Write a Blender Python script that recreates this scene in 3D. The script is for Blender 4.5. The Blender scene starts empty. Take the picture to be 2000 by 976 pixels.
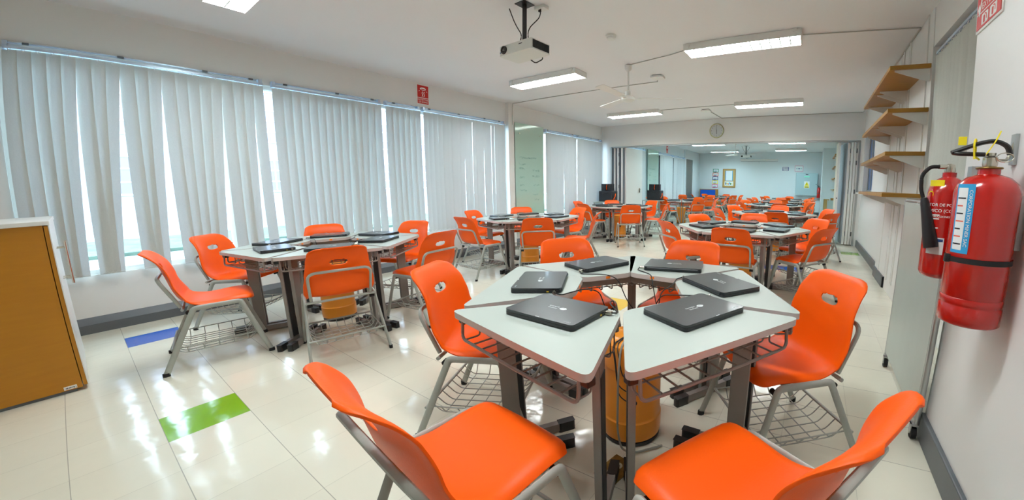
import bpy, bmesh, math, random
from mathutils import Vector, Matrix
from math import pi, sin, cos, radians, sqrt, atan2
random.seed(11)
S = bpy.context.scene
COL = S.collection

# ------------------------------------------------------------------ camera, world, exposure
cam = bpy.data.cameras.new('camera'); camo = bpy.data.objects.new('camera', cam); COL.objects.link(camo); S.camera = camo
cam.type = 'PANO'; cam.sensor_width = 36.0; cam.sensor_height = 36.0*976/2000; cam.clip_start = .02
cc = cam if hasattr(cam, 'panorama_type') else cam.cycles
cc.panorama_type = 'FISHEYE_LENS_POLYNOMIAL'
cc.fisheye_fov = 3.4
for i, k in enumerate((0.0, -0.07680392993626983, -0.0005308520221715684, 0.0001480975709503749, -3.4020154797072036e-06)):
    setattr(cc, 'fisheye_polynomial_k%d' % i, k)
cam.shift_x = -0.11089346; cam.shift_y = -0.01402432
RX, RY, RZ = ((0.8848546242993646, 0.46585117088743155, 0.0038704571873925675), (0.07688550328266638, -0.13783489272639993, -0.9874665370188869), (-0.4594789584311793, 0.8740619136708284, -0.15778104394726133))
camo.matrix_world = Matrix([[RX[i], -RY[i], -RZ[i], (0, 0, 1.2)[i]] for i in range(3)]+[[0, 0, 0, 1]])
S.view_settings.view_transform = 'Standard'; S.view_settings.look = 'None'
S.view_settings.exposure = 0.88; S.view_settings.gamma = 1.0; S.view_settings.use_curve_mapping = False
S.cycles.use_denoising = True
try: S.cycles.denoiser = 'OPENIMAGEDENOISE'
except Exception: pass
S.cycles.max_bounces = 8; S.cycles.diffuse_bounces = 5; S.cycles.glossy_bounces = 4; S.cycles.transmission_bounces = 6
S.cycles.sample_clamp_indirect = 6.0; S.cycles.caustics_reflective = False; S.cycles.caustics_refractive = False
W = bpy.data.worlds.new('sky'); S.world = W; W.use_nodes = True
bg = W.node_tree.nodes['Background']; bg.inputs[0].default_value = (.66, .82, 1.0, 1); bg.inputs[1].default_value = 8.0
LAMP_NEAR, LAMP_FAR = 35.0, 42.0

# ------------------------------------------------------------------ materials
def lin(c):
    if isinstance(c, str): c = [int(c[i:i+2], 16)/255 for i in (0, 2, 4)]
    return tuple((x/12.92 if x <= .04045 else ((x+.055)/1.055)**2.4) for x in c)+(1,)
def mat(name, col, rough=.5, metal=0, noise=0, nscale=8, bump=0, bscale=60, spec=.5, coat=0, trans=0, emit=None, estr=0, alpha=1):
    m = bpy.data.materials.new(name); m.use_nodes = True; nt = m.node_tree; p = nt.nodes['Principled BSDF']
    c = lin(col)
    p.inputs['Base Color'].default_value = c; p.inputs['Roughness'].default_value = rough; p.inputs['Metallic'].default_value = metal
    p.inputs['Specular IOR Level'].default_value = spec; p.inputs['Coat Weight'].default_value = coat
    p.inputs['Coat Roughness'].default_value = .08
    p.inputs['Transmission Weight'].default_value = trans; p.inputs['Alpha'].default_value = alpha
    tc = nt.nodes.new('ShaderNodeTexCoord')
    if noise:
        n = nt.nodes.new('ShaderNodeTexNoise'); n.inputs['Scale'].default_value = nscale; n.inputs['Detail'].default_value = 4
        nt.links.new(tc.outputs['Object'], n.inputs['Vector'])
        r = nt.nodes.new('ShaderNodeMapRange'); r.inputs[1].default_value = .3; r.inputs[2].default_value = .7
        r.inputs[3].default_value = 1-noise; r.inputs[4].default_value = 1+noise*.5
        nt.links.new(n.outputs['Fac'], r.inputs[0])
        x = nt.nodes.new('ShaderNodeVectorMath'); x.operation = 'SCALE'; x.inputs[0].default_value = c[:3]
        nt.links.new(r.outputs[0], x.inputs['Scale']); nt.links.new(x.outputs[0], p.inputs['Base Color'])
    if bump:
        n = nt.nodes.new('ShaderNodeTexNoise'); n.inputs['Scale'].default_value = bscale
        nt.links.new(tc.outputs['Object'], n.inputs['Vector'])
        b = nt.nodes.new('ShaderNodeBump'); b.inputs['Strength'].default_value = bump; b.inputs['Distance'].default_value = .01
        nt.links.new(n.outputs['Fac'], b.inputs['Height']); nt.links.new(b.outputs[0], p.inputs['Normal'])
    if emit:
        p.inputs['Emission Color'].default_value = lin(emit); p.inputs['Emission Strength'].default_value = estr
    return m
M = {}
M['orange'] = mat('orange_plastic', 'F45A00', .42, noise=.03, nscale=3, bump=.05, bscale=180, spec=.25)
M['frame'] = mat('grey_painted_steel', 'A3A69E', .42, noise=.12, nscale=9, bump=.05, bscale=90)
M['deskframe'] = mat('taupe_painted_steel', '8B8580', .45, noise=.1, nscale=7)
M['dark'] = mat('dark_channel', '2A2A2C', .55)
M['black'] = mat('black_plastic', '1B1C1E', .42, noise=.1)
M['rubber'] = mat('black_rubber', '19191A', .75)
M['desktop'] = mat('pale_laminate', 'ABB4AC', .38, noise=.03, nscale=5, spec=.5)
M['deskedge'] = mat('grey_edge_band', 'C6BEBA', .5)
M['sticker'] = mat('orange_sticker', 'FF8A18', .6)
M['wall'] = mat('white_wall_paint', 'E3E4E2', .42, noise=.02, nscale=1.3, bump=.04, bscale=40)
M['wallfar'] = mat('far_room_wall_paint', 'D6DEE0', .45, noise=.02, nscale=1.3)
M['ceil'] = mat('ceiling_paint', 'E6E7E8', .7, noise=.015, nscale=1)
M['base'] = mat('grey_skirting', '5B6064', .4, noise=.1, nscale=6)
M['white'] = mat('white_enamel', 'E2E2DE', .35)
M['offwhite'] = mat('offwhite_plastic', 'D8D6CC', .45)
M['alu'] = mat('aluminium', 'B9BCBC', .32, metal=.8)
M['steel'] = mat('bright_steel', 'C9C4B6', .25, metal=1)
M['brass'] = mat('aged_brass', '8A7038', .4, metal=.7, noise=.35, nscale=40)
M['wood'] = None
M['rail'] = mat('pale_blue_rail', 'C4D6EE', .25, metal=.3)
M['louvre'] = mat('matt_louvre', '98A098', .8, spec=.1)
M['lap'] = mat('laptop_black', '1D2327', .28, noise=.05, nscale=20, spec=.6, coat=.25)
M['lapbase'] = mat('laptop_base_black', '202327', .4)
M['logo'] = mat('silver_print', 'D4DADA', .5)
M['gold'] = mat('yellow_port', 'C9A616', .5)
M['red'] = mat('red_enamel', 'B9140E', .22, coat=.6, noise=.06, nscale=4)
M['redsign'] = mat('red_sign', 'C8231F', .5)
M['whitesign'] = mat('white_print', 'ECECE8', .6)
M['yellow'] = mat('yellow_plastic', 'F2DF12', .45)
M['blue'] = mat('blue_label', '2C9ED6', .5)
M['bluefelt'] = mat('blue_felt', '0F5AC4', .85)
M['green'] = mat('green_paper', '2D7F5B', .8)
M['pink'] = mat('pink_paper', 'E0739A', .8)
M['redpap'] = mat('coral_paper', 'E06A55', .8)
M['navy'] = mat('navy_print', '24447C', .6)
M['paper'] = mat('white_paper', 'E3EAEA', .8)
M['case'] = mat('black_case', '20242B', .6, noise=.2)
M['elec'] = mat('grey_cabinet_enamel', 'A9C0C4', .4)
M['tyl'] = mat('orange_drum', 'E28C24', .35, noise=.06, nscale=5, coat=.2)
M['greypaint'] = mat('grey_board', 'AEB8B2', .35, noise=.03)
M['doorgrey'] = mat('dark_door', '6B6A66', .5)
M['bluewin'] = mat('blue_tinted_panel', '4C78AE', .3, noise=.25, nscale=6)
M['cream'] = mat('cream_panel', 'D5CDBB', .5)
M['beige'] = mat('beige_card', 'B99A5E', .7)
M['green_led'] = mat('green_indicator', '19C79A', .4, emit='19E7A0', estr=.6)
M['cable'] = mat('black_cable', '141414', .5)
M['greycable'] = mat('grey_cable', '8E8C80', .5)
M['glasslens'] = mat('lens_glass', '101418', .08, coat=1)

def wood(name, c1, c2, scale=(1, 12, 12), rough=.4):
    m = mat(name, c1, rough); nt = m.node_tree; p = nt.nodes['Principled BSDF']
    tc = nt.nodes.new('ShaderNodeTexCoord'); mp = nt.nodes.new('ShaderNodeMapping'); mp.inputs['Scale'].default_value = scale
    n = nt.nodes.new('ShaderNodeTexNoise'); n.inputs['Scale'].default_value = 3; n.inputs['Detail'].default_value = 6
    r = nt.nodes.new('ShaderNodeMix'); r.data_type = 'RGBA'; r.inputs[6].default_value = lin(c1); r.inputs[7].default_value = lin(c2)
    nt.links.new(tc.outputs['Object'], mp.inputs[0]); nt.links.new(mp.outputs[0], n.inputs['Vector'])
    nt.links.new(n.outputs['Fac'], r.inputs[0]); nt.links.new(r.outputs[2], p.inputs['Base Color'])
    return m
M['wood'] = wood('shelf_oak_laminate', '94691F', 'B08035')
M['cabwood'] = wood('cabinet_ochre_laminate', 'AC6E06', 'B97C10', (2, 2, 14), .38)

def floor_mat():
    m = mat('vinyl_floor_tiles', 'DAD8C2', .1); nt = m.node_tree; L = nt.links; p = nt.nodes['Principled BSDF']
    def N(t, **k):
        n = nt.nodes.new(t)
        for a, b in k.items(): setattr(n, a, b)
        return n
    g = N('ShaderNodeNewGeometry'); sep = N('ShaderNodeSeparateXYZ'); L.new(g.outputs['Position'], sep.inputs[0])
    def mth(op, a, b=None, c=None):
        n = N('ShaderNodeMath', operation=op)
        for i, v in enumerate((a, b, c)):
            if v is None: continue
            if isinstance(v, (int, float)): n.inputs[i].default_value = v
            else: L.new(v, n.inputs[i])
        return n.outputs[0]
    s = .31897
    u = mth('DIVIDE', mth('ADD', sep.outputs[0], 2.8866), s); v = mth('DIVIDE', mth('ADD', sep.outputs[1], .2226), s)
    def line(w, wid):
        f = mth('FRACT', w); d = mth('MINIMUM', f, mth('SUBTRACT', 1.0, f)); return mth('LESS_THAN', d, wid)
    fu, fv = mth('FLOOR', u), mth('FLOOR', v)
    comb = N('ShaderNodeCombineXYZ'); L.new(fu, comb.inputs[0]); L.new(fv, comb.inputs[1])
    wn = N('ShaderNodeTexWhiteNoise'); L.new(comb.outputs[0], wn.inputs['Vector'])
    ns = N('ShaderNodeTexNoise'); ns.inputs['Scale'].default_value = 2.2; ns.inputs['Detail'].default_value = 5; L.new(g.outputs['Position'], ns.inputs['Vector'])
    val = mth('ADD', mth('MULTIPLY', wn.outputs['Value'], .05), mth('ADD', mth('MULTIPLY', ns.outputs['Fac'], .10), .90))
    base = N('ShaderNodeVectorMath', operation='SCALE'); base.inputs[0].default_value = lin('DFDDCB')[:3]; L.new(val, base.inputs['Scale'])
    cur = base.outputs[0]
    def tile(i, j, col):
        nonlocal cur
        a = mth('COMPARE', fu, float(i), .1); b = mth('COMPARE', fv, float(j), .1)
        f = mth('MULTIPLY', a, b); mx = N('ShaderNodeMix', data_type='RGBA'); L.new(f, mx.inputs[0]); L.new(cur, mx.inputs[6]); mx.inputs[7].default_value = lin(col); cur = mx.outputs[2]
    tile(0, 1, '7FB62A'); tile(-6, 1, '0058BC'); tile(3, 10, 'E9C354'); tile(11, 24, '86B44A'); tile(8, 18, '1F5FC0'); tile(7, 18, '1F5FC0')
    li = mth('MAXIMUM', mth('MULTIPLY', line(u, .004), .45), line(v, .005))
    mx = N('ShaderNodeMix', data_type='RGBA'); L.new(mth('MULTIPLY', li, .62), mx.inputs[0]); L.new(cur, mx.inputs[6]); mx.inputs[7].default_value = lin('7C7C74')
    L.new(mx.outputs[2], p.inputs['Base Color'])
    n2 = N('ShaderNodeTexNoise'); n2.inputs['Scale'].default_value = 5; n2.inputs['Detail'].default_value = 3; L.new(g.outputs['Position'], n2.inputs['Vector'])
    rr = mth('ADD', mth('MULTIPLY', n2.outputs['Fac'], .10), .07); L.new(rr, p.inputs['Roughness'])
    n3 = N('ShaderNodeTexNoise'); n3.inputs['Scale'].default_value = 7; n3.inputs['Detail'].default_value = 2; L.new(g.outputs['Position'], n3.inputs['Vector'])
    b = N('ShaderNodeBump'); b.inputs['Strength'].default_value = .22; b.inputs['Distance'].default_value = .012
    L.new(n3.outputs['Fac'], b.inputs['Height']); L.new(b.outputs[0], p.inputs['Normal'])
    p.inputs['Specular IOR Level'].default_value = .6
    return m
M['floor'] = floor_mat()

def blind_mat():
    m = bpy.data.materials.new('blind_fabric'); m.use_nodes = True; nt = m.node_tree; nt.nodes.clear(); L = nt.links
    o = nt.nodes.new('ShaderNodeOutputMaterial'); d = nt.nodes.new('ShaderNodeBsdfDiffuse'); t = nt.nodes.new('ShaderNodeBsdfTranslucent'); x = nt.nodes.new('ShaderNodeMixShader')
    tc = nt.nodes.new('ShaderNodeTexCoord'); mp = nt.nodes.new('ShaderNodeMapping'); mp.inputs['Scale'].default_value = (300, 300, 90)
    n = nt.nodes.new('ShaderNodeTexNoise'); n.inputs['Scale'].default_value = 1
    cr = nt.nodes.new('ShaderNodeMix'); cr.data_type = 'RGBA'; cr.inputs[6].default_value = lin('BFC2BB'); cr.inputs[7].default_value = lin('CFD2CB')
    L.new(tc.outputs['Object'], mp.inputs[0]); L.new(mp.outputs[0], n.inputs['Vector']); L.new(n.outputs['Fac'], cr.inputs[0]); L.new(cr.outputs[2], d.inputs[0])
    t.inputs[0].default_value = lin('B9C6D2'); x.inputs[0].default_value = .075
    L.new(d.outputs[0], x.inputs[1]); L.new(t.outputs[0], x.inputs[2]); L.new(x.outputs[0], o.inputs[0]); return m
M['blind'] = blind_mat()

def glass(name, col, rough=.02, mix=.25):
    m = bpy.data.materials.new(name); m.use_nodes = True; nt = m.node_tree; nt.nodes.clear(); L = nt.links
    o = nt.nodes.new('ShaderNodeOutputMaterial'); t = nt.nodes.new('ShaderNodeBsdfTransparent'); g = nt.nodes.new('ShaderNodeBsdfGlossy'); x = nt.nodes.new('ShaderNodeMixShader')
    f = nt.nodes.new('ShaderNodeLayerWeight'); f.inputs[0].default_value = mix
    t.inputs[0].default_value = lin(col); g.inputs['Roughness'].default_value = rough
    L.new(f.outputs['Fresnel'], x.inputs[0]); L.new(t.outputs[0], x.inputs[1]); L.new(g.outputs[0], x.inputs[2]); L.new(x.outputs[0], o.inputs[0]); return m
M['pane'] = glass('window_pane', 'F4FAFA', .0, .1)
M['mintglass'] = mat('mint_backed_glass', 'AFCDBF', .06, coat=1, spec=.6)
def emis(name, col, s):
    m = bpy.data.materials.new(name); m.use_nodes = True; nt = m.node_tree; nt.nodes.clear()
    o = nt.nodes.new('ShaderNodeOutputMaterial'); e = nt.nodes.new('ShaderNodeEmission'); e.inputs[0].default_value = lin(col); e.inputs[1].default_value = s
    nt.links.new(e.outputs[0], o.inputs[0]); return m
M['tube'] = emis('fluorescent_tube_near', 'F5FBFD', LAMP_NEAR)
M['tubefar'] = emis('fluorescent_tube_far', 'CFF4FF', LAMP_FAR)

# ------------------------------------------------------------------ mesh helper
def fillet(pts, r, n=5):
    pts = [Vector(p) for p in pts]; out = [pts[0]]
    for i in range(1, len(pts)-1):
        a, b, c = pts[i-1], pts[i], pts[i+1]; u, v = (a-b), (c-b); lu, lv = u.length, v.length; u.normalize(); v.normalize()
        rr = r if not isinstance(r, (list, tuple)) else r[i-1]
        d = min(rr, lu*.48, lv*.48); p0, p1 = b+u*d, b+v*d
        for k in range(n+1):
            t = k/n; out.append((1-t)**2*p0+2*t*(1-t)*b+t*t*p1)
    out.append(pts[-1]); return out
class MB:
    def __init__(s): s.v = []; s.f = []; s.m = []; s.sm = []
    def add(s, v, f, m=0, sm=False):
        o = len(s.v); s.v += [tuple(p) for p in v]; s.f += [tuple(i+o for i in q) for q in f]; s.m += [m]*len(f); s.sm += [sm]*len(f); return s
    def box(s, a, b, m=0, rz=0, piv=None, mtx=None):
        x0, y0, z0 = a; x1, y1, z1 = b
        v = [Vector(p) for p in ((x0, y0, z0), (x1, y0, z0), (x1, y1, z0), (x0, y1, z0), (x0, y0, z1), (x1, y0, z1), (x1, y1, z1), (x0, y1, z1))]
        if rz: 
            c = Vector(piv if piv else ((x0+x1)/2, (y0+y1)/2, 0)); R = Matrix.Rotation(rz, 3, 'Z'); v = [R@(p-c)+c for p in v]
        if mtx: v = [mtx@p for p in v]
        return s.add(v, [(0, 3, 2, 1), (4, 5, 6, 7), (0, 1, 5, 4), (1, 2, 6, 5), (2, 3, 7, 6), (3, 0, 4, 7)], m)
    def prism(s, poly, z0, z1, m=0, mside=None, sm=False):
        n = len(poly); v = [(x, y, z0) for x, y in poly]+[(x, y, z1) for x, y in poly]
        s.add(v, [tuple(range(n-1, -1, -1)), tuple(range(n, 2*n))], m)
        s.add(v, [(i, (i+1) % n, (i+1) % n+n, i+n) for i in range(n)], m if mside is None else mside, sm); return s
    def tube(s, pts, rx, ry=None, n=8, m=0, up=(0, 0, 1), caps=True, closed=False):
        ry = rx if ry is None else ry; pts = [Vector(p) for p in pts]; N = len(pts); up = Vector(up); V = []
        for i, p in enumerate(pts):
            if closed: t = pts[(i+1) % N]-pts[i-1]
            else: t = pts[min(i+1, N-1)]-pts[max(i-1, 0)]
            t.normalize(); a = t.cross(up)
            if a.length < 1e-3: a = t.cross(Vector((1, 0, 0)) if abs(t.x) < .9 else Vector((0, 1, 0)))
            a.normalize(); b = a.cross(t)
            for k in range(n):
                w = 2*pi*k/n; V.append(p+a*(rx*cos(w))+b*(ry*sin(w)))
        F = []
        for i in range(N if closed else N-1):
            j = (i+1) % N
            for k in range(n): F.append((i*n+k, i*n+(k+1) % n, j*n+(k+1) % n, j*n+k))
        s.add(V, F, m, True)
        if caps and not closed:
            s.add(V[:n], [tuple(range(n-1, -1, -1))], m); s.add(V[-n:], [tuple(range(n))], m)
        return s
    def lathe(s, prof, n=24, m=0, c=(0, 0, 0), mtx=None, sm=True):
        V = []; 
        for r, z in prof:
            for k in range(n): V.append(Vector((c[0]+r*cos(2*pi*k/n), c[1]+r*sin(2*pi*k/n), c[2]+z)))
        if mtx: V = [mtx@p for p in V]
        F = [(i*n+k, i*n+(k+1) % n, (i+1)*n+(k+1) % n, (i+1)*n+k) for i in range(len(prof)-1) for k in range(n)]
        s.add(V, F, m, sm); s.add(V[:n], [tuple(range(n-1, -1, -1))], m); s.add(V[-n:], [tuple(range(n))], m); return s
    def build(s, name, mats, parent=None, loc=None, rz=0, bevel=0, sharp=40, mesh=None):
        me = bpy.data.meshes.new(name); me.from_pydata(s.v, [], s.f)
        for q in (mats if isinstance(mats, (list, tuple)) else [mats]): me.materials.append(M[q] if isinstance(q, str) else q)
        me.polygons.foreach_set('material_index', s.m); me.polygons.foreach_set('use_smooth', s.sm)
        me.update()
        if any(s.sm): me.set_sharp_from_angle(angle=radians(sharp))
        o = bpy.data.objects.new(name, me); COL.objects.link(o); o.parent = parent
        if loc: o.location = loc
        o.rotation_euler.z = rz
        if bevel:
            b = o.modifiers.new('edge', 'BEVEL'); b.width = bevel; b.segments = 2; b.limit_method = 'ANGLE'; b.angle_limit = radians(50)
        return o
def tag(o, label=None, cat=None, group=None, kind=None):
    for k, v in (('label', label), ('category', cat), ('group', group), ('kind', kind)):
        if v: o[k] = v
    return o
def thing(name, loc=(0, 0, 0), rz=0, label=None, cat=None, group=None):
    o = bpy.data.objects.new(name, None); COL.objects.link(o); o.location = loc; o.rotation_euler.z = rz; o.empty_display_size = .1
    return tag(o, label, cat, group)
def copy_tree(o, parent=None):
    c = o.copy(); COL.objects.link(c)
    if parent: c.parent = parent
    for ch in list(o.children): copy_tree(ch, c)
    return c
def struct(o): o['kind'] = 'structure'; return o
def rpoly(pts, r, n=5):
    P = [Vector((p[0], p[1], 0)) for p in pts]; out = []
    for i in range(len(P)):
        a, b, c = P[i-1], P[i], P[(i+1) % len(P)]; u = (a-b).normalized(); v = (c-b).normalized(); d = min(r, (a-b).length*.45, (c-b).length*.45)
        for k in range(n+1):
            t = k/n; q = (1-t)**2*(b+u*d)+2*t*(1-t)*b+t*t*(b+v*d); out.append((q.x, q.y))
    return out
def rrect(x0, y0, x1, y1, r, n=4): return rpoly([(x0, y0), (x1, y0), (x1, y1), (x0, y1)], r, n)
def textobj(name, body, size, m, parent, loc, rot=(0, 0, 0), ext=.0004, align='CENTER', sx=1):
    cu = bpy.data.curves.new(name, 'FONT'); cu.body = body; cu.size = size; cu.extrude = ext; cu.align_x = align; cu.align_y = 'CENTER'; cu.resolution_u = 2
    t = bpy.data.objects.new('tmp', cu); COL.objects.link(t); dg = bpy.context.evaluated_depsgraph_get()
    me = bpy.data.meshes.new_from_object(t.evaluated_get(dg)); me.name = name; bpy.data.objects.remove(t); bpy.data.curves.remove(cu)
    me.materials.clear(); me.materials.append(M[m])
    o = bpy.data.objects.new(name, me); COL.objects.link(o); o.parent = parent; o.location = loc; o.rotation_euler = rot; o.scale = (sx, 1, 1); return o

# ------------------------------------------------------------------ the room
XW, XR, YB, YP, YF, ZC = -5.27, .95, -2.4, 8.62, 17.7, 2.77
struct(MB().box((-5.9, YB-.1, -.1), (1.5, YF+.3, 0)).build('floor', 'floor'))
struct(MB().box((-5.9, YB-.1, ZC), (1.5, YP+.06, ZC+.12)).build('ceiling', 'ceil'))
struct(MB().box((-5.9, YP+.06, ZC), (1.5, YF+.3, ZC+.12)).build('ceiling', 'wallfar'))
struct(MB().box((-5.9, YB-.14, 0), (1.5, YB, ZC)).build('wall_back', 'wall'))
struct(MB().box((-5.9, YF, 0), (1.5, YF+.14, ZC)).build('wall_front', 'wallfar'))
# window wall: sill wall, lintel band, piers between the glazed bays
def leftwall(y0, y1, bays, m):
    b = MB(); b.box((XW-.16, y0, 0), (XW, y1, .50)); b.box((XW-.16, y0, 2.36), (XW, y1, ZC))
    e = y0
    for (a, c) in bays+[(y1, y1)]:
        if a > e+.01: b.box((XW-.16, e, .50), (XW, a, 2.36))
        e = c
    return struct(b.build('wall_left', m))
leftwall(YB, YP, [(-.34, 5.10), (6.17, 8.58)], 'wall')
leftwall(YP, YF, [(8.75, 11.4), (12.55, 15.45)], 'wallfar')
def window(n, y0, y1, k):
    r = struct(thing('window_%d' % n, (XW-.08, y0, .50)))
    f = MB(); w = y1-y0
    for z in (0, 1.82): f.box((-.03, 0, z), (.03, w, z+.04))
    for i in range(k+1): f.box((-.03, i*(w-.05)/k, .04), (.03, i*(w-.05)/k+.05, 1.82))
    f.build('window_frame', 'white', r)
    MB().box((-.006, .02, .02), (.006, w-.02, 1.84)).build('window_pane', 'pane', r)
window(1, -.34, 5.10, 4); window(2, 6.17, 8.58, 2); window(3, 8.75, 11.4, 1); window(4, 12.55, 15.45, 1)
# skirtings
def skirt(name, y0, y1):
    b = MB(); pr = [(0, 0), (.05, 0), (.05, .08), (.0, .135)]
    v = [(XW+x, y, z) for y in (y0, y1) for x, z in pr]
    b.add(v, [(0, 1, 2, 3), (7, 6, 5, 4), (1, 5, 6, 2), (2, 6, 7, 3), (0, 4, 5, 1), (3, 7, 4, 0)]); struct(b.build(name, 'base'))
skirt('baseboard_left', -2.3, 8.5); skirt('baseboard_left', 8.9, 15.5)
# dividing header and jambs
hd = MB(); hd.box((XW, YP, 2.215), (XR+.3, YP+.16, ZC)); hd.box((XW, YP, 0), (-4.98, YP+.16, 2.215)); hd.box((.93, YP, 0), (XR+.3, YP+.16, 2.215))
struct(hd.build('wall_partition', 'wall'))
t = MB(); t.box((-5.03, YP-.012, 2.215), (.95, YP, 2.30)); struct(t.build('trim_1', 'white'))
t = MB(); t.box((-4.98, YP+.02, 2.185), (.93, YP+.14, 2.215)); struct(t.build('trim_2', 'alu'))
t = MB(); t.box((-4.99, YP-.01, 0), (-4.955, YP+.12, 2.2)); struct(t.build('trim_3', 'alu'))
t = MB(); t.box((.90, YP-.01, 0), (.935, YP+.12, 2.2)); struct(t.build('trim_4', 'alu'))
# far left: door opening and the wall past it
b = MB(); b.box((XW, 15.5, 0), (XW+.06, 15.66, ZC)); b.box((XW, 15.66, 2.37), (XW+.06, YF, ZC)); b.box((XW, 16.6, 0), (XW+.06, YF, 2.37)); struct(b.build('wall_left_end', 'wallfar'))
d = struct(MB().box((XW-.0, 15.66, 0), (XW+.03, 16.6, 2.37)).build('door_1', 'doorgrey'))
h = MB().box((.03, .08, 1.0), (.07, .20, 1.03)).build('door_handle', 'steel', d, (XW, 15.66, 0))
# right side: near block carrying the extinguishers, then the recessed wall
struct(MB().box((.64, YB, 0), (1.5, 1.96, ZC)).build('wall_right_near', 'wall'))
b = MB(); b.box((XR+.1, 1.9, 0), (1.5, 3.86, .9)); b.box((XR+.1, 1.9, 2.42), (1.5, 3.86, ZC)); b.box((XR+.25, 1.9, .9), (1.5, 3.86, 2.42)); b.box((XR, 3.86, 0), (1.5, 5.1, ZC))
struct(b.build('wall_right', 'wall'))
b = MB(); b.box((.945, 5.1, 0), (1.5, 5.8, ZC)); struct(b.build('wall_right_pier', 'wall'))
b = MB(); b.box((1.0, 5.8, 0), (1.5, YP, 1.14)); b.box((1.0, 5.8, 2.36), (1.5, YP, ZC)); b.box((1.0, 5.8, 1.14), (1.5, 7.2, 2.36)); b.box((1.0, 8.45, 1.14), (1.5, YP, 2.36)); b.box((1.15, 7.2, 1.14), (1.5, 8.45, 2.36))
struct(b.build('wall_right_rear', 'wall'))
struct(MB().box((.955, 1.97, 2.44), (XR+.1, 3.855, ZC)).build('trim_5', 'wall'))
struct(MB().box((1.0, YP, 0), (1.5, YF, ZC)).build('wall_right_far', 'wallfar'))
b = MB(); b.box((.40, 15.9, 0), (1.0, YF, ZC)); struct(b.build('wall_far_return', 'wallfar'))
def skr(name, a, c): struct(MB().box(a, c).build(name, 'base', bevel=.006))
skr('baseboard_right', (.62, YB, 0), (.645, 1.965, .13)); skr('baseboard_right', (.925, 5.08, 0), (.95, 5.82, .14)); skr('baseboard_right', (.925, 5.08, 0), (1.1, 5.105, .14))
skr('baseboard_right', (.975, 5.8, 0), (1.0, 8.6, .14)); skr('baseboard_front', (-5.2, YF-.02, 0), (.4, YF, .13))
# right recess window with blue glazing
w = struct(thing('window_5', (1.10, 7.2, 1.14)))
f = MB(); f.box((-.02, 0, 0), (.02, 1.25, .05)); f.box((-.02, 0, 1.17), (.02, 1.25, 1.22))
for i in range(4): f.box((-.02, i*.4, 0), (.02, i*.4+.045, 1.22))
f.build('window_frame', 'alu', w); MB().box((.0, .02, .02), (.01, 1.23, 1.2)).build('window_pane', 'bluewin', w)
struct(MB().box((.88, 5.82, 1.11), (1.12, 8.45, 1.14)).build('window_sill', 'white'))

# outside: ground, kerb, building with a grid of windows
g = struct(MB().box((-60, -30, -.3), (-5.9, 45, -.2)).build('ground', mat('pale_paving', '868E92', .9, noise=.2, nscale=.8)))
g = struct(MB().box((-17, -30, -.2), (-13, 45, -.12)).build('lawn', mat('dry_lawn', '4E5F52', .95, noise=.4, nscale=3)))
bd = thing('building', (-26, -12, -.2), 0, 'pale building with a grid of square windows seen between the blind slats', 'building')
MB().box((-6, 0, 0), (0, 30, 9)).build('wall', mat('pale_render', '9A97A2', .9), bd)
for j in range(3):
    for i in range(10):
        f = MB(); x0 = 1.0+i*2.9; z0 = 1.3+j*2.7
        f.box((0, x0, z0), (.06, x0+2.1, z0+.08)); f.box((0, x0, z0+1.72), (.06, x0+2.1, z0+1.8)); 
        for q in range(4): f.box((0, x0+q*.675+.002, z0+.002), (.055, x0+q*.675+.07, z0+1.798))
        for q in (1, 2): f.box((.001, x0+.004, z0+q*.6-.03), (.050, x0+2.09, z0+q*.6+.03))
        wf = f.build('window', 'white', bd)
        MB().box((0, x0, z0), (.03, x0+2.1, z0+1.8)).build('pane', mat('mauve_glass', '6E6884', .3) if 'mauve' not in M else M['mauve'], wf)
        M.setdefault('mauve', bpy.data.materials['mauve_glass'])

# ------------------------------------------------------------------ ceiling lamps
def lamp_proto(tube):
    r = thing('ceiling_lamp')
    b = MB(); b.box((-.61, -.14, -.075), (.61, -.13, 0)); b.box((-.61, .13, -.075), (.61, .14, 0)); b.box((-.61, -.13, -.075), (-.60, .13, 0)); b.box((.60, -.13, -.075), (.61, .13, 0)); b.box((-.60, -.13, -.012), (.60, .13, 0))
    b.build('housing', 'white', r, bevel=.002)
    l = MB(); 
    for i in range(1, 12): l.box((-.6+i*.1-.005, -.125, -.072), (-.6+i*.1+.005, .125, -.050))
    l.box((-.6, -.0035, -.072), (.6, .0035, -.050))
    l.build('louvre', 'louvre', r)
    MB().box((-.595, -.126, -.034), (.595, .126, -.030)).build('diffuser', tube, r)
    for x in (-.55, .55):
        for y in (-.145, .145): MB().prism([(-.006, -.06), (.006, -.06), (.006, -.03), (.018, -.03), (.018, 0), (-.018, 0), (-.018, -.03), (-.006, -.03)], -.006, .006).build('clip', 'white', r, (x, y, 0)).rotation_euler = (pi/2, 0, 0)
    return r
lamps = [(-3.58, .90, 0), (-.75, .90, 0), (-3.52, 4.21, 0), (-.75, 4.08, 0), (-3.585, 7.2, 0), (-.80, 7.15, 0), (-3.6, 10.3, 1), (-.85, 10.3, 1), (-3.64, 13.48, 1), (-.85, 13.42, 1), (-3.65, 16.3, 1), (-.85, 16.05, 1)]
P0, P1 = lamp_proto('tube'), lamp_proto('tubefar')
rown = ['overhead near the camera', 'level with the ceiling fan', 'just before the dividing header', 'just beyond the dividing header', 'in the middle of the far room', 'close to the far end wall']
used = set()
for i, (x, y, k) in enumerate(lamps):
    p = (P0, P1)[k]
    if k not in used: o = p; used.add(k)
    else: o = copy_tree(p)
    o.location = (x, y, ZC-.002)
    tag(o, 'lit fluorescent ceiling lamp on the %s side, %s' % (('window', 'shelf')[i % 2], rown[i//2]), 'lamp', 'fluorescent ceiling lamps')

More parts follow.
